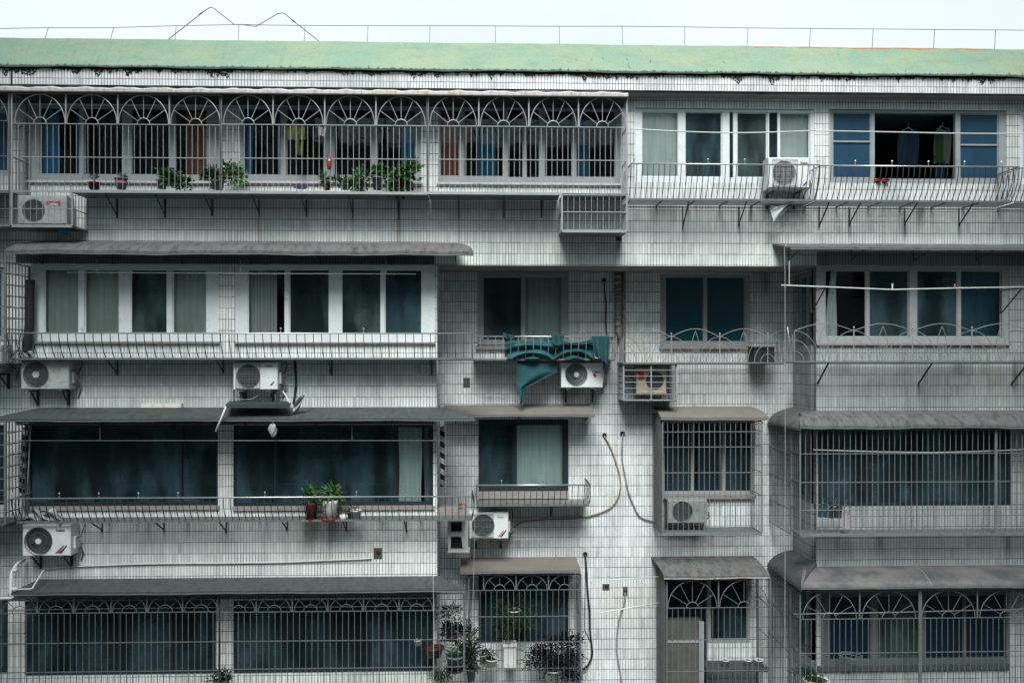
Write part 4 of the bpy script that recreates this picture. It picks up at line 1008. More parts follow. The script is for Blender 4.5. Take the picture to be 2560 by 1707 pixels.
# ---------------------------------------------------------------- rods, cords, pipes
def line(name,label,cat,pts,r,mat,n=6,group=None,sag=0):
    P3=[P(*p) for p in pts]
    if len(P3)>2:   # smooth with catmull-rom
        out=[]
        for i in range(len(P3)-1):
            p0,p1,p2,p3=P3[max(i-1,0)],P3[i],P3[i+1],P3[min(i+2,len(P3)-1)]
            for k in range(5):
                s=k/5; out.append(.5*((2*p1)+(-p0+p2)*s+(2*p0-5*p1+4*p2-p3)*s*s+(-p0+3*p1-3*p2+p3)*s**3))
        out.append(P3[-1]); P3=out
    m=MB(); m.tube(P3,r,n); o=m.build(name,mat,None,True); ROOTS.append(o); return tag(o,label,cat,group)
R_='clothes_rod'; g_='clothes drying rods'
line(R_,'bright clothes rod sagging across the bright white window','clothes rod',[(1574,322,-.6),(1700,329,-.6),(1840,332.5,-.6),(1960,330,-.6),(2055,326,-.6)],.011,'rod_white',group=g_)
line(R_,'clothes rod crossing in front of the open blue glazed window','clothes rod',[(2030,327,-.62),(2250,331,-.62),(2400,334,-.62),(2600,335,-.62)],.011,'rod_white',group=g_)
def hung_rod(label,pts,hang,r=.007,mat='steel_light',top=-22):
    t=thing(R_,label,'clothes rod',g_); m=MB(); m.tube([P(*p) for p in pts],r,6); m.build('rod',mat,t,True)
    for (x,y0,y1,Y) in hang: m=MB(); a,b=P(x,y1,Y),P(x,y0,Y); b.x=a.x; bar(m,a,b,.006,5); m.build('hanger',mat,t)
    return t
hung_rod('thin clothes rod hung on three hangers in front of the white framed windows',[(168,681,-.4),(640,684,-.4),(1040,685,-.4)],[(242,648,680,-.4),(601,650,683,-.4),(965,652,684,-.4)])
hung_rod('thin clothes rod across the large black windows',[(45,1101,-.45),(1112,1101,-.45)],[(250,1066,1101,-.45),(880,1064,1101,-.45),(1089,1062,1101,-.45)])
hung_rod('clothes rod with two clothes pegs in front of the right bay window',[(1953,713,-.62),(2060,717,-.62),(2230,724,-.62),(2400,720,-.62),(2600,717,-.62)],[(1973,652,713,-.62)],.011,'rod_white')
hung_rod('bowed clothes rod inside the large right-hand cage',[(2033,1124,-.3),(2200,1129,-.3),(2330,1131,-.3),(2450,1128,-.3),(2620,1121,-.3)],[],.009,'rod_white')
hung_rod('thin clothes rod behind the small arches of the bottom left cage',[(20,1524,-.35),(548,1517,-.35)],[],.008)
hung_rod('thin clothes rod behind the small arches right of the bottom pillar',[(560,1518,-.35),(1156,1513,-.35)],[],.008)
hung_rod('clothes rod behind the wide arches of the bottom right cage',[(1985,1534,-.3),(2180,1531,-.3),(2600,1521,-.3)],[],.009)
line(R_,'metal rod sticking out left from the bottom cage with two arches, upper of the two','clothes rod',[(1522,1449,.35),(1662,1440,.9)],.011,'rod_white',group=g_)
line(R_,'metal rod sticking out left from the bottom cage with two arches, lower of the two','clothes rod',[(1500,1531,.35),(1654,1505,.9)],.011,'rod_white',group=g_)
for (x,y,mt,lb) in ((2231,717,'pot_white','white clothes peg clipped on the rod before the right bay window'),(2387,716,'plastic_pink','pink clothes peg clipped on the rod before the right bay window')):
    t=thing('clothes_peg',lb,'clothes peg'); 
    for s in (-1,1):
        m=MB(); p=P(x,y,-.64); h=.06 if mt=='pot_white' else .045; m.tube([p+Vector((s*.012,0,h)),p+Vector((s*.004,0,0)),p+Vector((s*.010,0,-h*.9))],.007,5); m.build('jaw',mt,t)
# wall brackets holding the right bay rod
for x in (2063,2556):
    t=thing('rod_bracket','dark triangular bracket on the %s of the right bay window'%('left frame' if x<2300 else 'tiled pillar right'),'bracket'); m=MB()
    a=P(x,720,-.6); w=Vector((a.x-.02,0-.012,a.z)); lo=Vector((a.x-.02,-.012,a.z-.42)); bar(m,w,lo,.012,4); bar(m,w,a,.012,4); bar(m,lo,a,.012,4); m.build('bar','steel_dark',t)
# strings and cables
line('string','long thin white string hanging straight down the recess from the thin awning','string',[(2050,578,-.6),(1990,603,-.65),(1963,616,-.68),(1962.5,700,-.68),(1963,1200,-.68),(1961.5,1760,-.68)],.0035,'string_white',4)
line('string','white string hanging from the long dark awning down past the bottom cage','string',[(1083,1438,-.74),(1083.5,1480,-.76),(1084,1600,-.76),(1082,1760,-.76)],.0045,'string_white',4)
line('string','thin white string hanging past the white plastic stool','string',[(1189,1250,.25),(1187,1300,.25),(1184,1450,.25),(1178,1600,.25),(1177,1760,.25)],.0035,'string_white',4)
line('cable','tan wrapped hose curving from the round wall hole to the middle air conditioner','hose',[(1511,1090,B-.03),(1528,1122,B-.03),(1543,1165,B-.03),(1551,1200,B-.03),(1548,1235,B-.03),(1530,1265,B-.03),(1495,1283,B-.03),(1440,1295,B-.03),(1360,1299,B-.03),(1310,1304,B-.03),(1286,1316,B-.05)],.014,'tape_tan')
line('cable','grey wrapped hose curving from the square wall hole to the tall narrow grille','hose',[(1557,1085,B-.03),(1555,1140,B-.03),(1560,1175,B-.03),(1570,1225,B-.03),(1584,1262,B-.03),(1602,1292,B-.03),(1640,1304,B-.03)],.015,'tape_grey')
line('cable','thick black hose hanging down the wall right of the plant-filled cage','hose',[(1463,1386,B-.04),(1466,1430,B-.04),(1469,1480,B-.04),(1474,1530,B-.04),(1475,1575,B-.04),(1479,1612,B-.04),(1480,1635,B-.04),(1472,1658,B-.05),(1458,1672,B-.12)],.020,'black_rubber')
line('cable','thin black wire looping beside the thick black hose','wire',[(1463,1390,B-.02),(1463,1470,B-.02),(1461,1560,B-.02),(1470,1590,B-.02),(1480,1612,B-.02)],.006,'black_rubber')
line('cable','pale grey hose hanging from the square hole in the bottom middle wall','hose',[(1563,1482,B-.03),(1560,1510,B-.03),(1547,1550,B-.03),(1542,1610,B-.03),(1545,1650,B-.03),(1552,1690,B-.03),(1558,1760,B-.03)],.016,'tape_grey')
line('cable','twisted dark cable on the wall left of the rough drain pipe','cable',[(1510,704,B-.04),(1512,730,B-.03),(1515,760,B-.03),(1514,800,B-.03),(1517,838,B-.03)],.013,'black_rubber')
for i,(x,y) in enumerate(((1510,700),(1511,1087),(1463,1384))):
    m=MB(); p=P(x,y,B-.012); m.tube([p+Vector((0,.008,0)),p+Vector((0,-.012,0))],.042,14); m.build('pipe_hole','black_plastic',bld)
m=MB(); m.pbox(1551,1078,1562,1090,B-.012,B-.004); m.build('pipe_hole','black_plastic',bld)
def pipe(label,pts,r,mat,collars=()):
    t=thing('drain_pipe',label,'pipe'); P3=[P(*p) for p in pts]
    for i in range(1,len(P3)):
        if abs(pts[i][0]-pts[i-1][0])<2: P3[i].x=P3[i-1].x
    m=MB(); m.tube(P3,r,10); m.build('tube',mat,t,True)
    for c in collars: p=P(*c); m=MB(); m.tube([p+Vector((0,0,.03)),p-Vector((0,0,.03))],r*1.3,10); m.build('collar',mat,t,True)
    return t
pipe('rough cement-caked drain pipe in the corner below the top storey',[(1545,672,B-.09),(1545,780,B-.09),(1545,830,B-.09),(1552,850,B-.09)],.050,'pipe_cement',[(1545,y,B-.09) for y in (690,706,722,741,757,778,795,812)])
pipe('slim grey drain pipe running down beside the rough one to the wrought iron railing',[(1559,668,B-.05),(1559,908,B-.05)],.032,'pipe_cement',[(1558,720,B-.05),(1558,800,B-.05),(1558,880,B-.05)])
pipe('white elbow pipe bending down and out at the lower left edge',[(62,1398,-.1),(44,1408,-.35),(38,1416,-.55),(37,1430,-.66),(36,1485,-.7),(34,1491,-.7),(28,1494,-.7),(-60,1497,-.7)],.028,'white_pvc',[(37,1425,-.66),(36.5,1472,-.7)])
line('branch_pipe','thin white branch pipe joining the elbow pipe','pipe',[(38,1473,-.7),(50,1472,-.7),(78,1471,-.7),(83,1466,-.68),(103,1434,-.4),(110,1424,-.2)],.012,'white_pvc')
line('wall_pipe','long thin white pipe sagging along the parapet at the lower left','pipe',[(108,1423,-.03),(180,1416,-.03),(300,1411,-.03),(420,1408,-.03),(560,1407,-.03),(700,1405,-.03),(800,1401,-.03),(900,1397,-.03),(929,1395,-.03)],.012,'white_pvc')
line('white_stick','white plastic stick leaning from the broken tray over the dark awning','stick',[(565,1016,-.78),(539,1079,-.84)],.016,'white_pvc')
line('white_stick','short white stick at the right of the broken tray','stick',[(707,978,-.4),(712,985,-.42),(726,1009,-.5)],.012,'white_pvc')
line('cable','black cable running down beside the air conditioner with the square grille','cable',[(738,898,-.03),(739,930,-.03),(740,955,-.03),(738,980,-.03),(733,1010,-.06)],.020,'black_rubber')
# roof edge wire
t=thing('roof_wire','thin lightning wire on short posts along the roof edge','wire'); YR=.35
m=MB(); pts=[(-60,73),(0,72),(110,70),(275,70),(440,65),(600,62),(680,63.5),(763,64.5),(920,65),(1075,65),(1240,65.5),(1400,66.7),(1555,66.5),(1713,68),(1870,70.5),(2025,72),(2183,73),(2337,74.5),(2490,75.5),(2620,77)]
m.tube([P(x,y,YR) for x,y in pts],.0055,5); m.build('wire','wire_dark',t)
for (a,ya,b,yb) in [(121,70,111,101),(284,70,275,104),(440.5,65,437,106),(597,62,596,108),(763,64.5,760,110),(920,65,918,112),(1075,65,1074,112),(1238,65.5,1239,113),(1398,66.7,1399,116),(1555,66.5,1557,118),(1712,68,1712,122),(1870,70.5,1867,125),(2026,72,2023,126),(2183,73,2180,129),(2337,74.5,2333,130),(2489,75.5,2486,130)]:
    m=MB(); m.tube([P(a,ya,YR),P(b,yb,YR)],.005,4); m.build('post','wire_dark',t)
t=thing('roof_wire','bent zigzag rod rising above the roof edge at the left','wire'); 
m=MB(); m.tube([P(x,y,.4) for x,y in [(416,103),(505,33),(517,24),(526,19),(534,21),(586,62),(604,62),(640,67),(694,35),(705,33),(712,35),(732,52),(803,108)]],.0075,5); m.build('rod','wire_dark',t)
for x,y,x2,y2 in ((498,38,506,31),(731,51,738,57)): m=MB(); m.tube([P(x,y,.4),P(x2,y2,.4)],.013,6); m.build('sleeve','wire_dark',t)

# ---------------------------------------------------------------- laundry and small things
def drape(name,label,cat,mat,fn,nu,nv,group=None):
    m=MB(); m.grid(fn,nu,nv); o=m.build(name,mat,None,True); ROOTS.append(o); return tag(o,label,cat,group)
def swag(xa,xb,y0,ys,yb,Y,ph):
    """cloth hanging between two points of the rail, top edge sagging to ys, lower edge to yb"""
    def fn(u,v):
        x=xa+(xb-xa)*u; s=math.sin(PI*u); top=y0+(ys-y0)*s**1.3; bot=yb-4*(1-s)+2*math.sin(u*9)
        y=top+(bot-top)*v; d=.055*math.sin(v*15*(.55+.45*s)+ph+1.2*s)+.03*math.sin(u*12+v*4+ph)
        p=P(x,y,Y); return (p.x,p.y+d-.04*s*v,p.z)
    return fn
Yc=.52
drape('cloth','left teal cloth sagging between two knots behind the short railing','cloth','cloth_teal',swag(1262,1396,843,852,898,Yc,0),60,36)
drape('cloth','middle teal cloth sagging in deep folds behind the short railing','cloth','cloth_teal',swag(1386,1486,845,857,899,Yc+.02,2),60,36)
def hang(xl0,xl1,xr0,xr1,y0,y1,Y,f=3,amp=.03,ph=0,tipl=None):
    def fn(u,v):
        a=xl0+(xl1-xl0)*v; b=xr0+(xr1-xr0)*v; x=a+(b-a)*u; y=y0+(y1-y0)*v
        p=P(x,y,Y); return (p.x,p.y+amp*math.sin(u*f*2*PI+ph+v)*min(1,.3+v),p.z)
    return fn
drape('cloth','right teal cloth folded over the end of the short railing, its tip hanging lower','cloth','cloth_teal',
      lambda u,v:(lambda x,y:(P(x,y,.37).x,.37+.035*math.sin(u*13+1)*(.3+v),P(x,y,.37).z))(1478+(1524-1478)*u+v*(10-12*u),840+v*(50+22*u)),30,24)
drape('cloth','teal cloth knot wrapped over the rail between the two sagging cloths','cloth','cloth_teal',
      lambda u,v:(lambda x,y:(P(x,y,.39).x,.39-.03*math.sin(PI*u)+.02*math.sin(u*9),P(x,y,.39).z))(1378+33*u+v*(6-8*u),838+v*(26-8*abs(u-.4))),16,12)
drape('cloth','teal cloth knot on the rail left of the sagging cloth','cloth','cloth_teal',
      lambda u,v:(lambda x,y:(P(x,y,.38).x,.38-.04*math.sin(PI*u)+.02*math.sin(u*7),P(x,y,.38).z))(1256+30*u+v*10*(1-u),831+u*8+v*(16-8*u)),16,12)
def tri(u,v):
    yl=[(0,900),(.45,968),(.6,978),(1,1010)]
    x0=1292+ (8*max(0,(v-.55))/.45); y=900+110*v
    xr = 1394 if y<930 else max(1394-(y-930)*2.05, 1313 if y<985 else 1312)
    xr = 1393-(max(0,930-y))*.0 if y<930 else xr
    if y>985: x0=1299; xr=1312-(y-985)*.25
    x=x0+(xr-x0)*u; p=P(x,y,.60)
    return (p.x,p.y+.03*math.sin(u*7+v*3)+.02*math.sin(u*3-v*9),p.z)
drape('cloth','large teal cloth hanging as a ragged triangle below the short railing','cloth','cloth_teal',tri,36,44)
# clothes seen on the top storey
def garment(label,x0,y0,x1,y1,Y,mat,name='garment',cat='clothes',sleeve=True,taper=.1):
    t=thing(name,label,cat); w=(x1-x0)
    def fn(u,v):
        k=1-.35*math.exp(-v*9) if sleeve else 1; c=(x0+x1)/2; x=c+(u-.5)*w*k*(1-taper*v); y=y0+(y1-y0)*v+(3*math.cos((u-.5)*5) if v<.05 else 0)
        p=P(x,y,Y); return (p.x,p.y+.03*math.sin(u*11+v*2),p.z)
    m=MB(); m.grid(fn,20,14); m.build('fabric',mat,t,True)
    m=MB(); p=P((x0+x1)/2,y0,Y); m.tube([p+Vector((-.12,0,-.02)),p+Vector((0,0,.04)),p+Vector((.12,0,-.02))],.006,4); m.tube([p+Vector((0,0,.04)),p+Vector((0,0,.10)),p+Vector((.02,0,.12))],.005,4); m.build('hanger','steel_mid',t); return t
garment('olive green shirt hanging behind the bars of the middle arched cage',716,313,765,350,-.3,'cloth_olive')
garment('olive trouser leg hanging below the olive shirt',736,340,760,387,-.28,'cloth_olive',sleeve=False,taper=.2)
garment('small pale lilac cloth hanging on the bars beside the mullion',795,318,816,340,-.35,'cloth_purple_grey',sleeve=False)
garment('dark navy coat hanging in the open window of the top right flat',2243,325,2298,412,.15,'cloth_navy')
garment('grey jacket with a bright green strip hanging in the open top right window',2335,322,2378,410,.18,'cloth_grey')
garment('bright green cloth hanging between the navy coat and the grey jacket',2344,330,2356,408,.12,'cloth_green',sleeve=False,taper=-.6)
garment('long dark trousers hanging behind the bars of the upper right railing',2338,405,2362,455,.16,'cloth_navy',sleeve=False)
garment('small teal rag on the rail inside the large right-hand cage',2046,1262,2070,1293,-.40,'cloth_teal',name='rag',cat='rag',sleeve=False,taper=0)
garment('grey rag next to the teal one inside the large right-hand cage',2073,1264,2104,1295,-.40,'cloth_grey',name='rag',cat='rag',sleeve=False,taper=0)
garment('long white rag hanging lower than the grey one in the large right-hand cage',2107,1266,2124,1320,-.40,'cloth_white',name='rag',cat='rag',sleeve=False,taper=0)
# red shoes
def shoe(x,y,Y,label):
    t=thing('shoe',label,'shoe','pair of red shoes'); p=P(x,y,Y)+Vector((0,.05,.02))
    m=MB(); m.box(p.x-.05,p.x+.05,p.y-.12,p.y+.12,p.z,p.z+.018); m.build('sole','plastic_red',t)
    m=MB(); m.grid(lambda u,v:(p.x+.05*math.cos(PI*u),p.y-.12+.2*v,p.z+.018+.055*math.sin(PI*u)*(1-.5*(1-v)**2)),8,6); m.build('upper','plastic_red',t,True)
shoe(2196,457,.0,'left one of the red slippers on the sill of the open top right window'); shoe(2213,458,.0,'right one of the red slippers on the sill of the open top right window')
# red glove on the bars
t=thing('red_ornament','long red and white ornament hanging on the bars above a small terracotta pot','ornament'); m=MB()
p=P(823,409,-.62); m.lathe((p.x,p.y,p.z-.1),[(.01,-.01),(.035,.02),(.04,.09),(.035,.16),(.03,.2),(.005,.215)],12); m.build('body','plastic_red',t,True)
m=MB(); m.sphere((p.x+.008,p.y-.03,p.z+.045),.022,8,6); m.build('white_patch','pot_white',t)
# broken tray, bags, foam
t=thing('metal_tray','black sagging metal tray under the air conditioner with the square grille','tray'); m=MB()
m.add([P(564,1011,-.78),P(728,1008,-.70),P(724,1020,-.70),P(566,1019,-.78),P(572,1002,-.08),P(716,1002,-.08)],[(0,1,5,4),(0,3,2,1)]); m.build('plate','steel_dark',t)
for x in (584,688):
    q=MB(); q.tube([P(x,975,-.2),P(x+1,1004,-.35)],.014,5); q.build('strut','steel_dark',t)
q=MB(); q.tube([P(571,1008,-.7),P(576,998,-.5),P(590,994,-.4),P(610,999,-.42),P(630,997,-.4),P(646,988,-.3)],.006,5); q.build('wire','tape_grey',t)
drape('torn_sheet','torn translucent plastic sheet at the right end of the broken tray','plastic sheet','bag_clear',
      lambda u,v:(lambda x,y:(P(x,y,-.55).x,-.5-.06*math.sin(u*6+v*5),P(x,y,-.5).z))(728+24*u+(1-v)*14-12*v*u, 984+v*(38+12*u)+(1-u)*10*(1-v)),12,12)
def bag(label,c,w,h,Y,mat,seed):
    r=random.Random(seed); t=thing('plastic_bag',label,'bag'); p=P(c[0],c[1],Y); m=MB()
    def fn(u,v):
        a=2*PI*u; rr=(math.sin(PI*min(1,.12+v*.88))**.6)*(1+.22*math.sin(a*3+seed+v*5)+.1*math.sin(a*7+v*11)); return (p.x+S(w/2,Y)*rr*math.cos(a),p.y+S(w/3,Y)*rr*math.sin(a),p.z+S(h/2,Y)*(1-2*v)+.01*math.sin(a*5))
    m.grid(fn,22,14); m.build('film',mat,t,True)
    m=MB(); q=p+Vector((0,0,S(h/2,Y))); m.tube([q,q+Vector((.005,0,.05))],.004,4); m.build('knot',mat,t); return t
bag('small crumpled plastic bag dangling below the dark awning',(682,1076),19,32,-.76,'bag_clear',3)
bag('crumpled blue plastic bag under the upper left barred box',(163,575),34,22,-.4,'bag_blue',5)
drape('torn_sheet','torn pale plastic bag hanging under the upper right air conditioner','plastic sheet','bag_clear',
      lambda u,v:(lambda x,y:(P(x,y,-.4).x,-.4+.04*math.sin(u*6+v*5),P(x,y,-.4).z))(1926+60*u*(1-.15*v)-(0)*v+v*6*(1-u), 512+v*(38*(1-u)+6)+3*math.sin(u*5)),16,12)
m=MB(); m.pbox(353,1008.5,453,1019,-.10,-.01); m.build('foam_strip','foam',None); o=bpy.data.objects['foam_strip']; ROOTS.append(o); tag(o,'white foam strip lying at the wall above the long dark awning','foam strip')
line('rolled_mat','tall dark rolled mat leaning in the corner left of the white framed window','rolled mat',[(76,700,-.15),(74,740,-.15),(74,800,-.15),(70,845,-.15),(66,880,-.15)],.075,'black_rubber',10)
def crumple(label,x0,y0,x1,y1,Y,mat,seed):
    r=random.Random(seed); m=MB(); ph=[r.random()*6 for _ in range(4)]
    def fn(u,v):
        x=x0+(x1-x0)*u; e=math.sin(PI*u)**.5; y=y1-(y1-y0)*v*e*(.7+.3*math.sin(u*12+ph[0])); p=P(x,y,Y); return (p.x,p.y+.05*math.sin(u*19+v*7+ph[1])-.06*v,p.z)
    m.grid(fn,26,6); o=m.build('plastic_sheet',mat,None,True); ROOTS.append(o); tag(o,label,'plastic sheet')
crumple('crumpled dirty plastic lying at the left end of the long railing',54,874,92,896,-.35,'bag_clear',2)
crumple('white plastic sheet behind the bars at the left end of the second railing',62,1262,160,1300,-.25,'bag_clear',6)
# zebra striped tubes beside the big windows
line('striped_tube','black and white striped tube at the right side of the large black window','tube',[(1106,1066,-.06),(1106,1215,-.06)],.045,'zebra',10)
line('striped_tube','black and white striped tube at the left side of the large black window','tube',[(62,1068,-.04),(56,1230,-.04)],.05,'zebra',10)
line('window_strip','slim pale strip leaning at the left side of the large black window','strip',[(77,1062,-.08),(66,1262,-.08)],.011,'plaster_white',5)
# white plastic stool frame
t=thing('plastic_stool','white plastic stool lying on its side with two dark openings beside an air conditioner','stool'); Y=.45
def quad_hole(m,o,h,Yf,Yb):
    n=len(o); 
    A=[P(*p,Yf) for p in o]; H=[P(*p,Yf) for p in h]; Bk=[Vector((p.x,Yb,p.z)) for p in A]; Hk=[Vector((p.x,Yb,p.z)) for p in H]
    m.add(A+H+Bk+Hk,[(i,(i+1)%n,n+(i+1)%n,n+i) for i in range(n)]+[(i,2*n+i,2*n+(i+1)%n,(i+1)%n) for i in range(n)]+[(n+i,n+(i+1)%n,3*n+(i+1)%n,3*n+i) for i in range(n)])
m=MB(); quad_hole(m,[(1119,1340),(1170,1340),(1171,1378),(1121,1378)],[(1128,1341),(1153,1341),(1157,1373),(1126,1373)],Y,Y+.1)
quad_hole(m,[(1120,1302),(1169,1302),(1170,1339.8),(1119,1339.8)],[(1126,1305),(1155,1305),(1154,1329),(1128,1329)],Y,Y+.1)
m.build('seat_frame','pot_white',t)
m=MB(); m.pbox(1119,1377,1174,1381,Y-.02,Y+.3); m.build('foot','pot_white',t)
m=MB(); m.pbox(1122,1302,1168,1377,Y+.11,Y+.13); m.build('inner_panel','black_plastic',t)
# pale board on the left part of the ledge with small items
MB2=MB(); MB2.pbox(1092,1271,1165,1292,.05,.5); o=MB2.build('plaster_board','sill_pink',None); ROOTS.append(o); tag(o,'stained pinkish board laid between the two railings','board')
t=thing('brush','red scoop lying behind the railing beside the tiled corner','scoop'); m=MB(); m.add([P(1143,1262,.0),P(1155,1254,.0),P(1155,1266,.0),P(1150,1258,.15)],[(0,2,1),(0,1,3),(1,2,3),(0,3,2)]); m.build('pan','plastic_red',t); m=MB(); m.tube([P(1154,1260,.05),P(1168,1262,.05)],.008,5); m.build('handle','plastic_red',t)

# ---------------------------------------------------------------- pots and plants
def foliage(m,c,rx,rz,n,size,seed,ry=None,droop=0,narrow=.28,core=True):
    r=random.Random(seed); ry=ry or rx*.7; ctr=[(r.uniform(-1,1),r.uniform(-1,1),r.uniform(-1,1)) for _ in range(7)]
    for i in range(n):
        if core:
            k=r.choice(ctr); q=Vector((k[0]*.62+r.gauss(0,.26),k[1]*.6+r.gauss(0,.26),k[2]*.6+r.gauss(0,.26)))
        else: q=Vector((r.gauss(0,.45),r.gauss(0,.45),r.gauss(0,.45)))
        p=Vector((c.x+q.x*rx,c.y+q.y*ry,c.z+q.z*rz)); d=Vector((q.x+r.gauss(0,.5),q.y+r.gauss(0,.5)-.2,q.z+r.gauss(0,.5)+.2-droop)); 
        if d.length<.01: d=Vector((0,0,1))
        d.normalize(); sd=d.cross(Vector((r.gauss(0,1),r.gauss(0,1),r.gauss(0,1)))); 
        if sd.length<.01: continue
        sd.normalize(); L=size*r.uniform(.6,1.3); w=L*narrow; up=sd.cross(d)*L*.12
        m.add([p,p+d*L*.45+sd*w+up,p+d*L,p+d*L*.45-sd*w+up],[(0,1,2,3)])
def pot(t,p,r,h,mat,rim=True,n=20,r0=.75):
    m=MB(); pr_=[(0,0),(r*r0,0),(r*.98,h*.88)]+([(r*1.1,h*.88),(r*1.1,h),(r*.94,h),(r*.9,h*.9)] if rim else [(r,h),(r*.93,h),(r*.9,h*.9)])
    m.lathe(p,pr_,n); m.build('pot',mat,t,True); m=MB(); m.tube([p+Vector((0,0,h*.86)),p+Vector((0,0,h*.89))],r*.88,14); m.build('soil','soil',t)
def plant(label,x,y,Y,w,h,potmat,fol=None,name='potted_plant',lm='leaf_green',saucer=None,extra=None,rim=True,r0=.75,up=True):
    """(x, y) = foot of the pot in pixels, w,h = pot size in pixels; fol = (cx, cy, rx, rz, n, leaf size)"""
    t=thing(name,label,'potted plant'); p=P(x,y,Y); r=S(w/2,Y); hh=S(h,Y); pot(t,p,r,hh,potmat,rim,r0=r0)
    if saucer: m=MB(); m.lathe(p-Vector((0,0,.004)),[(0,0),(r*1.0,0),(r*1.15,.04),(r*1.08,.04),(r*.95,.01)],18); m.build('saucer',saucer,t)
    for k,f in enumerate(fol or ()):
        cx,cy,rx,rz,n,ls=f[:6]; c=P(cx,cy,Y); m=MB(); foliage(m,c,S(rx,Y),S(rz,Y),n,ls,int(x+k*13),narrow=f[6] if len(f)>6 else .28); m.build('leaves',f[7] if len(f)>7 else lm,t)
        m=MB(); rs=random.Random(int(x)+k); top=p+Vector((0,0,hh*.9))
        for i in range(6):
            e=Vector((c.x+rs.uniform(-.6,.6)*S(rx,Y),c.y+rs.uniform(-.4,.4)*S(rx,Y),c.z+rs.uniform(-.4,.6)*S(rz,Y))); mid=(top+e)/2+Vector((0,0,.03)); m.tube([top,mid,e],.004,4)
        m.build('stems','leaf_dark',t)
    return t
YP=-.38
plant('small maroon flowerpot in the first arched cage with a tiny sprout',236,474,YP,30,17,'plastic_maroon',[(236,446,8,10,40,.06)])
plant('grey pot with a pink band in the first arched cage',303,473,YP,29,27,'pot_grey',[(303,440,9,8,50,.05)])
m=MB(); p=P(303,460,YP); o=[q for q in ROOTS if q.name.startswith('potted_plant')][-1]
m.lathe(p,[(S(14.6,YP),0),(S(15.2,YP),S(6,YP))],18); m.build('band','plastic_pink',o)
plant('dark pot with a leafy bush spilling through the bars, leftmost of the bushy plants',405,472,YP,26,22,'pot_grey',[(420,440,24,24,420,.075,.24,'leaf_green'),(460,458,30,12,240,.07,.24,'leaf_dark')])
plant('leafy bush growing around the wide cage post on the top storey',545,474,YP,30,20,'pot_grey',[(530,445,22,24,380,.08,.24,'leaf_green'),(575,440,32,26,480,.08,.24,'leaf_bright')])
plant('narrow leafed plant in a small terracotta pot under the red ornament',817,475,YP,20,15,'terracotta',[(816,448,10,16,160,.11,.10)])
plant('spreading plant leaning through the bars left of the big bush',865,474,YP,24,12,'pot_grey',[(860,462,30,14,200,.08,.2),(888,468,22,18,260,.085,.2,'leaf_bright')])
plant('tall bush in a pale blue pot in the middle arched cage',944,474,YP,28,30,'pot_grey',[(915,445,26,24,340,.075),(948,430,20,16,200,.07,.28,'leaf_green')])
plant('largest leafy bush reaching out through the bars of the middle arched cage',1000,474,YP,34,16,'soil',[(1000,440,34,34,600,.095,.22,'leaf_green'),(1024,422,24,20,300,.09,.22,'leaf_bright'),(994,478,22,12,220,.09,.2,'leaf_bright')])
t=thing('plastic_basin','shallow purple plastic basin in the middle arched cage','basin'); p=P(751,471,-.35); m=MB(); m.lathe(p,[(0,0),(.10,0),(.145,.045),(.155,.05),(.135,.045),(.09,.01)],24); m.build('bowl','plastic_purple',t,True)
YQ=-.36
plant('maroon flowerpot with broad upright leaves on the second long railing',779,1300,YQ,30,44,'plastic_maroon',[(782,1236,16,18,60,.16,.16,'leaf_green'),(770,1245,14,12,40,.12,.16,'leaf_green')],saucer='plastic_red',rim=False)
plant('tall white pot with a bright fern-like plant on the second long railing',824,1300,YQ,42,50,'pot_white',[(826,1238,24,16,110,.17,.13,'leaf_bright'),(828,1228,16,12,50,.15,.14,'leaf_bright')],saucer='plastic_red',rim=False,r0=.7)
t=thing('white_bowl','small round white bowl standing right of the tall white pot','bowl'); m=MB(); m.lathe(P(859,1301,YQ),[(0,0),(.04,0),(.07,.03),(.076,.07),(.068,.10),(.06,.10),(.065,.06)],20); m.build('bowl','pot_white',t,True)
plant('white pot with a blue pattern and dry twigs on the second long railing',890,1300,YQ,26,26,'pot_white',[(882,1268,12,8,50,.06,.1,'leaf_dark')],rim=True,r0=.85)
o=[q for q in ROOTS if q.name.startswith('potted_plant')][-1]; m=MB()
for (dx,dy) in ((-5,-8),(0,-12),(4,-7),(-2,-4)): p=P(890+dx,1300+dy-2,YQ); p.y-=S(13,YQ)*.93; m.disc(p,.012,6)
m.build('blue_pattern','ink_blue',o)
plant('small dark pot between the white bowl and the patterned pot',872,1298,-.25,18,20,'pot_grey',[(872,1272,9,6,40,.05,.2,'leaf_dark')])
# bottom row
YM=.75
plant('spidery green plant hanging in a pale basket in the plant-filled cage',1285,1545,YM,34,22,'pot_white',[(1285,1520,40,26,420,.15,.06,'leaf_shaded'),(1270,1560,36,28,340,.14,.06,'leaf_shaded'),(1310,1545,24,22,220,.13,.06,'leaf_dark')])
plant('dark purple leafed plant filling the lower right of the plant-filled cage',1385,1700,YM,50,30,'pot_white',[(1385,1625,62,38,1300,.10,.14,'leaf_purple'),(1405,1670,48,30,800,.10,.14,'leaf_purple'),(1345,1640,40,24,400,.10,.14,'leaf_dark')])
plant('small square white pot at the foot of the plant-filled cage',1229,1664,YM,29,18,'pot_white',[(1225,1636,18,20,200,.08,.12,'leaf_dark')],r0=.9)
plant('narrow white pot at the left foot of the plant-filled cage',1207,1660,YM,15,24,'pot_white',[(1207,1628,8,10,60,.07,.12,'leaf_dark')],r0=.9)
t=thing('white_bucket','tall white plastic box on the shelf of the plant-filled cage','box'); m=MB(); m.pbox(1260,1616,1290,1668,YM-.1,YM+.15); m.build('body','pot_white',t); m=MB(); m.pbox(1257,1612,1292,1617,YM-.12,YM+.17); m.build('lid','pot_white',t)
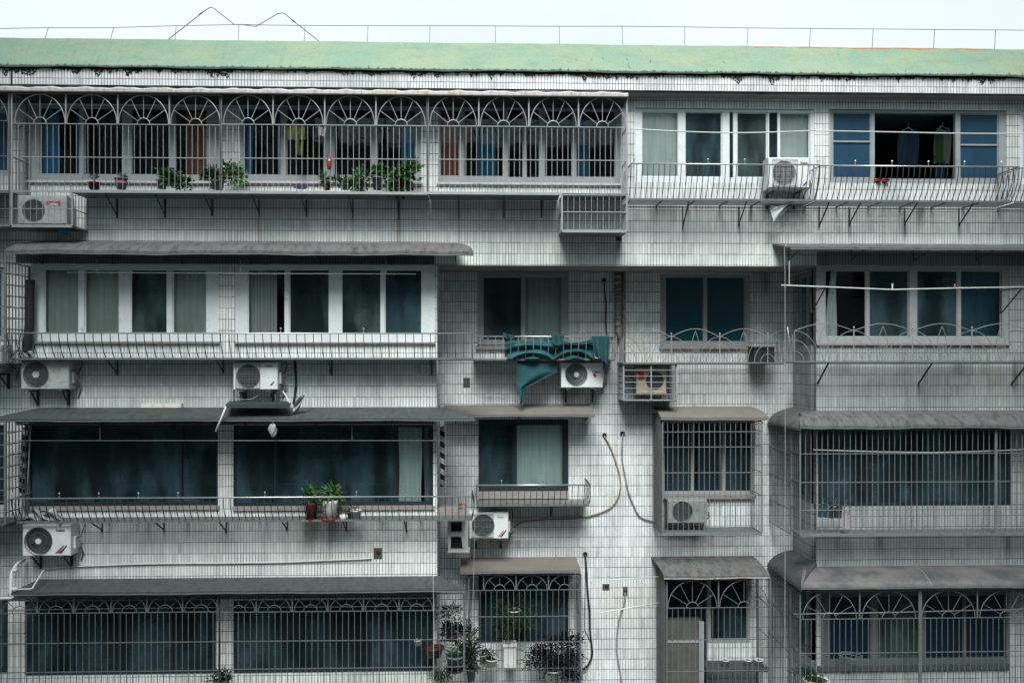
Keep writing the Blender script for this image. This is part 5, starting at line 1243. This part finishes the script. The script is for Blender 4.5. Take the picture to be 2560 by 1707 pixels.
plant('bushy climbing plant outside the bars left of the plant-filled cage',1178,1700,.2,24,30,'pot_grey',[(1180,1610,18,60,560,.12,.08,'leaf_dark'),(1178,1640,16,34,320,.12,.08,'leaf_shaded')])
plant('dark purple bush at the right end of the long bottom cage',1130,1600,-.3,30,14,'plastic_maroon',[(1130,1575,28,20,500,.08,.15,'leaf_purple'),(1125,1530,26,18,240,.08,.12,'leaf_dark')])
plant('small plant in a pale pot on the ledge in the long bottom cage',1045,1612,-.3,18,14,'pot_white',[(1045,1592,18,10,140,.09,.08,'leaf_shaded')])
plant('dark fern in a reddish pot under the purple bush',1085,1640,-.3,46,24,'plastic_maroon',[(1140,1628,24,24,300,.08,.12,'leaf_dark')])
plant('wide teal basin with a dark plant at the lower right of the long bottom cage',1138,1675,-.3,44,38,'pot_grey',[(1120,1690,40,14,300,.09,.1,'leaf_dark')],saucer='plastic_maroon')
plant('leafy pot on the sill in front of the bottom pillar',556,1712,-.35,34,14,'pot_grey',[(556,1690,24,16,200,.11,.12,'leaf_dark')])
# cups on the bottom shelf
t=thing('wall_shelf','dark shelf across the foot of the cage with two wide arches','shelf'); m=MB(); m.pbox(1770,1674,1920,1680,.5,1.0); m.build('board','steel_dark',t)
for x in (1785,1905): m=MB(); m.tube([P(x,1680,.6),P(x,1700,B-.03)],.01,4); m.build('bracket','steel_dark',t)
for (x,lb) in ((1813,'leftmost of the three white pots on the dark bottom shelf'),(1869,'middle one of the three white pots on the dark bottom shelf'),(1897,'rightmost of the three white pots on the dark bottom shelf')):
    t=thing('white_pot',lb,'pot','white pots on the bottom shelf'); pot(t,P(x,1673,.7),S(9.5,.7),S(26,.7),'pot_white')
# leaning cabinet
t=thing('cabinet','brown board cabinet standing in the lower left of the cage with two wide arches','cabinet'); m=MB(); m.pbox(1668,1556,1758,1800,.75,1.1); m.build('body','board_brown',t)
m=MB(); m.pbox(1748,1554,1760,1800,.70,.748); m.build('edge_strip','frame_grey',t); m=MB(); m.pbox(1668,1600,1746,1606,.735,.748); m.build('ledge','frame_grey',t)
# dark box on the wrought iron shelf, upright pale sticks
t=thing('dark_box','dark weathered box on the shelf behind the wrought iron railing','box'); m=MB(); m.pbox(1886,869,1936,906,.65,1.0); m.build('body','ac_dark',t); m=MB(); m.pbox(1884,866,1938,870,.63,1.02); m.build('lid','steel_dark',t)
line('white_stick','pale stick standing behind the end of the wrought iron railing','stick',[(1969,817,-.1),(1972,850,-.1)],.008,'pot_white')
# white items at the bottom right
t=thing('wire_basket','pale round wire basket on the ledge in the bottom right cage','basket'); p=P(2125,1650,-.25); m=MB()
for (r,z) in ((.14,.0),(.17,.05),(.19,.09)): m.tube([(p.x+r*math.cos(2*PI*k/20),p.y+r*math.sin(2*PI*k/20),p.z+z) for k in range(21)],.007,4)
for k in range(12): a=2*PI*k/12; m.tube([(p.x+.14*math.cos(a),p.y+.14*math.sin(a),p.z),(p.x+.19*math.cos(a),p.y+.19*math.sin(a),p.z+.09)],.004,3)
m.build('wires','grille_grey',t)
plant('overgrown pot at the lower left corner of the bottom right cage',2040,1720,-.25,60,24,'pot_white',[(2030,1690,40,14,260,.08,.15,'leaf_dark')])

# ---------------------------------------------------------------- surroundings
def flat(name,x0,x1,y0,y1,z,mat):
    m=MB(); m.add([(x0,y0,z),(x1,y0,z),(x1,y1,z),(x0,y1,z)],[(0,1,2,3)]); return struct(m.build(name,mat))
flat('ground',-400,400,-400,400,0,'concrete'); flat('road',-60,60,-26,-18,.004,'asphalt')
def block(label,x0,x1,y0,y1,h,face):
    t=thing('apartment_building',label,'building','unseen blocks that shade the facade'); m=MB(); m.box(x0,x1,y0,y1,0,h); m.build('wall','concrete',t)  # apartment_building here is an unseen block that shades the facade
    w=MB(); g=MB(); z=1.0
    while z<h-2:
        if face in 'y+':
            x=x0+1
            while x<x1-2: w.box(x,x+1.8,y1,y1+.03,z,z+1.4); g.box(x+.08,x+1.72,y1+.031,y1+.036,z+.08,z+1.32); x+=3
        else:
            xs=x1 if face=='x+' else x0; s=1 if face=='x+' else -1; y=y0+1
            while y<y1-2: w.box(xs,xs+s*.03,y,y+1.8,z,z+1.4); g.box(xs+s*.031,xs+s*.036,y+.08,y+1.72,z+.08,z+1.32); y+=3
        z+=2.9
    w.build('window','frame_grey',t); g.build('pane','black_plastic',t); m=MB(); m.box(x0-.2,x1+.2,y0-.2,y1+.2,h,h+.3); m.build('parapet','concrete',t)
block('unseen grey block across the courtyard behind the viewer, raised to cut low light',-30,30,-42,-30,25,'y+')  # out of view; height and distance set to cut low sky light
block('unseen grey block added at the left to darken the facade edge',-22,-9.2,-30,-1.2,38,'x+')  # both side blocks are added out of view to dim the facade edges
block('unseen grey block added at the right to darken the facade edge',10.2,22,-30,-1.2,36,'x-')

# ---------------------------------------------------------------- place the empties at the base of their things
bpy.context.view_layer.update()
def allkids(o):
    for c in o.children: yield c; yield from allkids(c)
for o in ROOTS:
    if o.type=='EMPTY':
        pts=[c.matrix_world@Vector(b) for c in allkids(o) if c.type in('MESH','FONT') for b in c.bound_box]
        if not pts: continue
        lo=[min(p[i] for p in pts) for i in range(3)]; hi=[max(p[i] for p in pts) for i in range(3)]
        loc=Vector(((lo[0]+hi[0])/2,(lo[1]+hi[1])/2,lo[2])); o.location=loc
        for c in o.children: c.matrix_parent_inverse=Matrix.Translation(-loc)

# ---------------------------------------------------------------- camera, light, sky
cam=bpy.data.cameras.new('camera'); co=bpy.data.objects.new('camera',cam); COL.objects.link(co)
co.location=(0,-D,HC); co.rotation_euler=(PI/2,0,-YAW); cam.sensor_width=36; cam.lens=36*FPX/2560; cam.shift_y=(HY-853.5)/2560; cam.shift_x=0
cam.clip_end=2000; cam.clip_start=.1; scene.camera=co
SE,SR=math.radians(53),math.radians(5)
sl=bpy.data.lights.new('sun','SUN'); sl.energy=SUN_E; sl.angle=math.radians(28); sl.color=(.97,.985,.955); so=bpy.data.objects.new('sun',sl); COL.objects.link(so)
sd=Vector((math.sin(SR)*math.cos(SE)*-1,-math.cos(SR)*math.cos(SE),math.sin(SE))); so.rotation_euler=sd.to_track_quat('Z','Y').to_euler(); so.location=(0,-10,40)
w=bpy.data.worlds.new('World'); scene.world=w; w.use_nodes=True; nt=w.node_tree; nt.nodes.clear()
out=nt.nodes.new('ShaderNodeOutputWorld'); bg=nt.nodes.new('ShaderNodeBackground'); sky=nt.nodes.new('ShaderNodeTexSky'); sky.sky_type='NISHITA'; sky.sun_disc=False
sky.sun_elevation=SE; sky.sun_rotation=PI+SR; sky.air_density=1.5; sky.dust_density=4
tc=nt.nodes.new('ShaderNodeTexCoord'); sp=nt.nodes.new('ShaderNodeSeparateXYZ'); nt.links.new(tc.outputs['Generated'],sp.inputs[0])
cr=nt.nodes.new('ShaderNodeValToRGB'); nt.links.new(sp.outputs[2],cr.inputs[0]); e=cr.color_ramp.elements
e[0].position=0.0; e[0].color=(*[c*SKY_K for c in (.34,.56,.60)],1); e[1].position=1.0; e[1].color=(*[c*SKY_K for c in (1.6,2.3,2.5)],1)
x=e.new(.25); x.color=(*[c*SKY_K for c in (.89,.96,.975)],1); x=e.new(.40); x.color=(*[c*SKY_K for c in (.91,1.0,1.03)],1); x=e.new(.52); x.color=(*[c*SKY_K for c in (1.3,1.85,1.97)],1)
nz=nt.nodes.new('ShaderNodeTexNoise'); nz.inputs['Scale'].default_value=2.6; nt.links.new(tc.outputs['Generated'],nz.inputs['Vector'])
mr=nt.nodes.new('ShaderNodeMapRange'); nt.links.new(nz.outputs[0],mr.inputs[0]); mr.inputs[1].default_value=.3; mr.inputs[2].default_value=.7; mr.inputs[3].default_value=.90; mr.inputs[4].default_value=1.06
vm=nt.nodes.new('ShaderNodeVectorMath'); vm.operation='SCALE'; nt.links.new(cr.outputs[0],vm.inputs[0]); nt.links.new(mr.outputs[0],vm.inputs['Scale'])
v2=nt.nodes.new('ShaderNodeVectorMath'); v2.operation='SCALE'; nt.links.new(sky.outputs[0],v2.inputs[0]); v2.inputs['Scale'].default_value=.01
v3=nt.nodes.new('ShaderNodeVectorMath'); v3.operation='ADD'; nt.links.new(vm.outputs[0],v3.inputs[0]); nt.links.new(v2.outputs[0],v3.inputs[1])
nt.links.new(v3.outputs[0],bg.inputs[0]); bg.inputs[1].default_value=1.0; nt.links.new(bg.outputs[0],out.inputs[0])
scene.view_settings.view_transform='Standard'; scene.view_settings.look='None'; scene.view_settings.exposure=0
scene.cycles.use_denoising=True
scene.cycles.max_bounces=6; scene.cycles.diffuse_bounces=2; scene.cycles.transparent_max_bounces=12; scene.cycles.sample_clamp_indirect=4
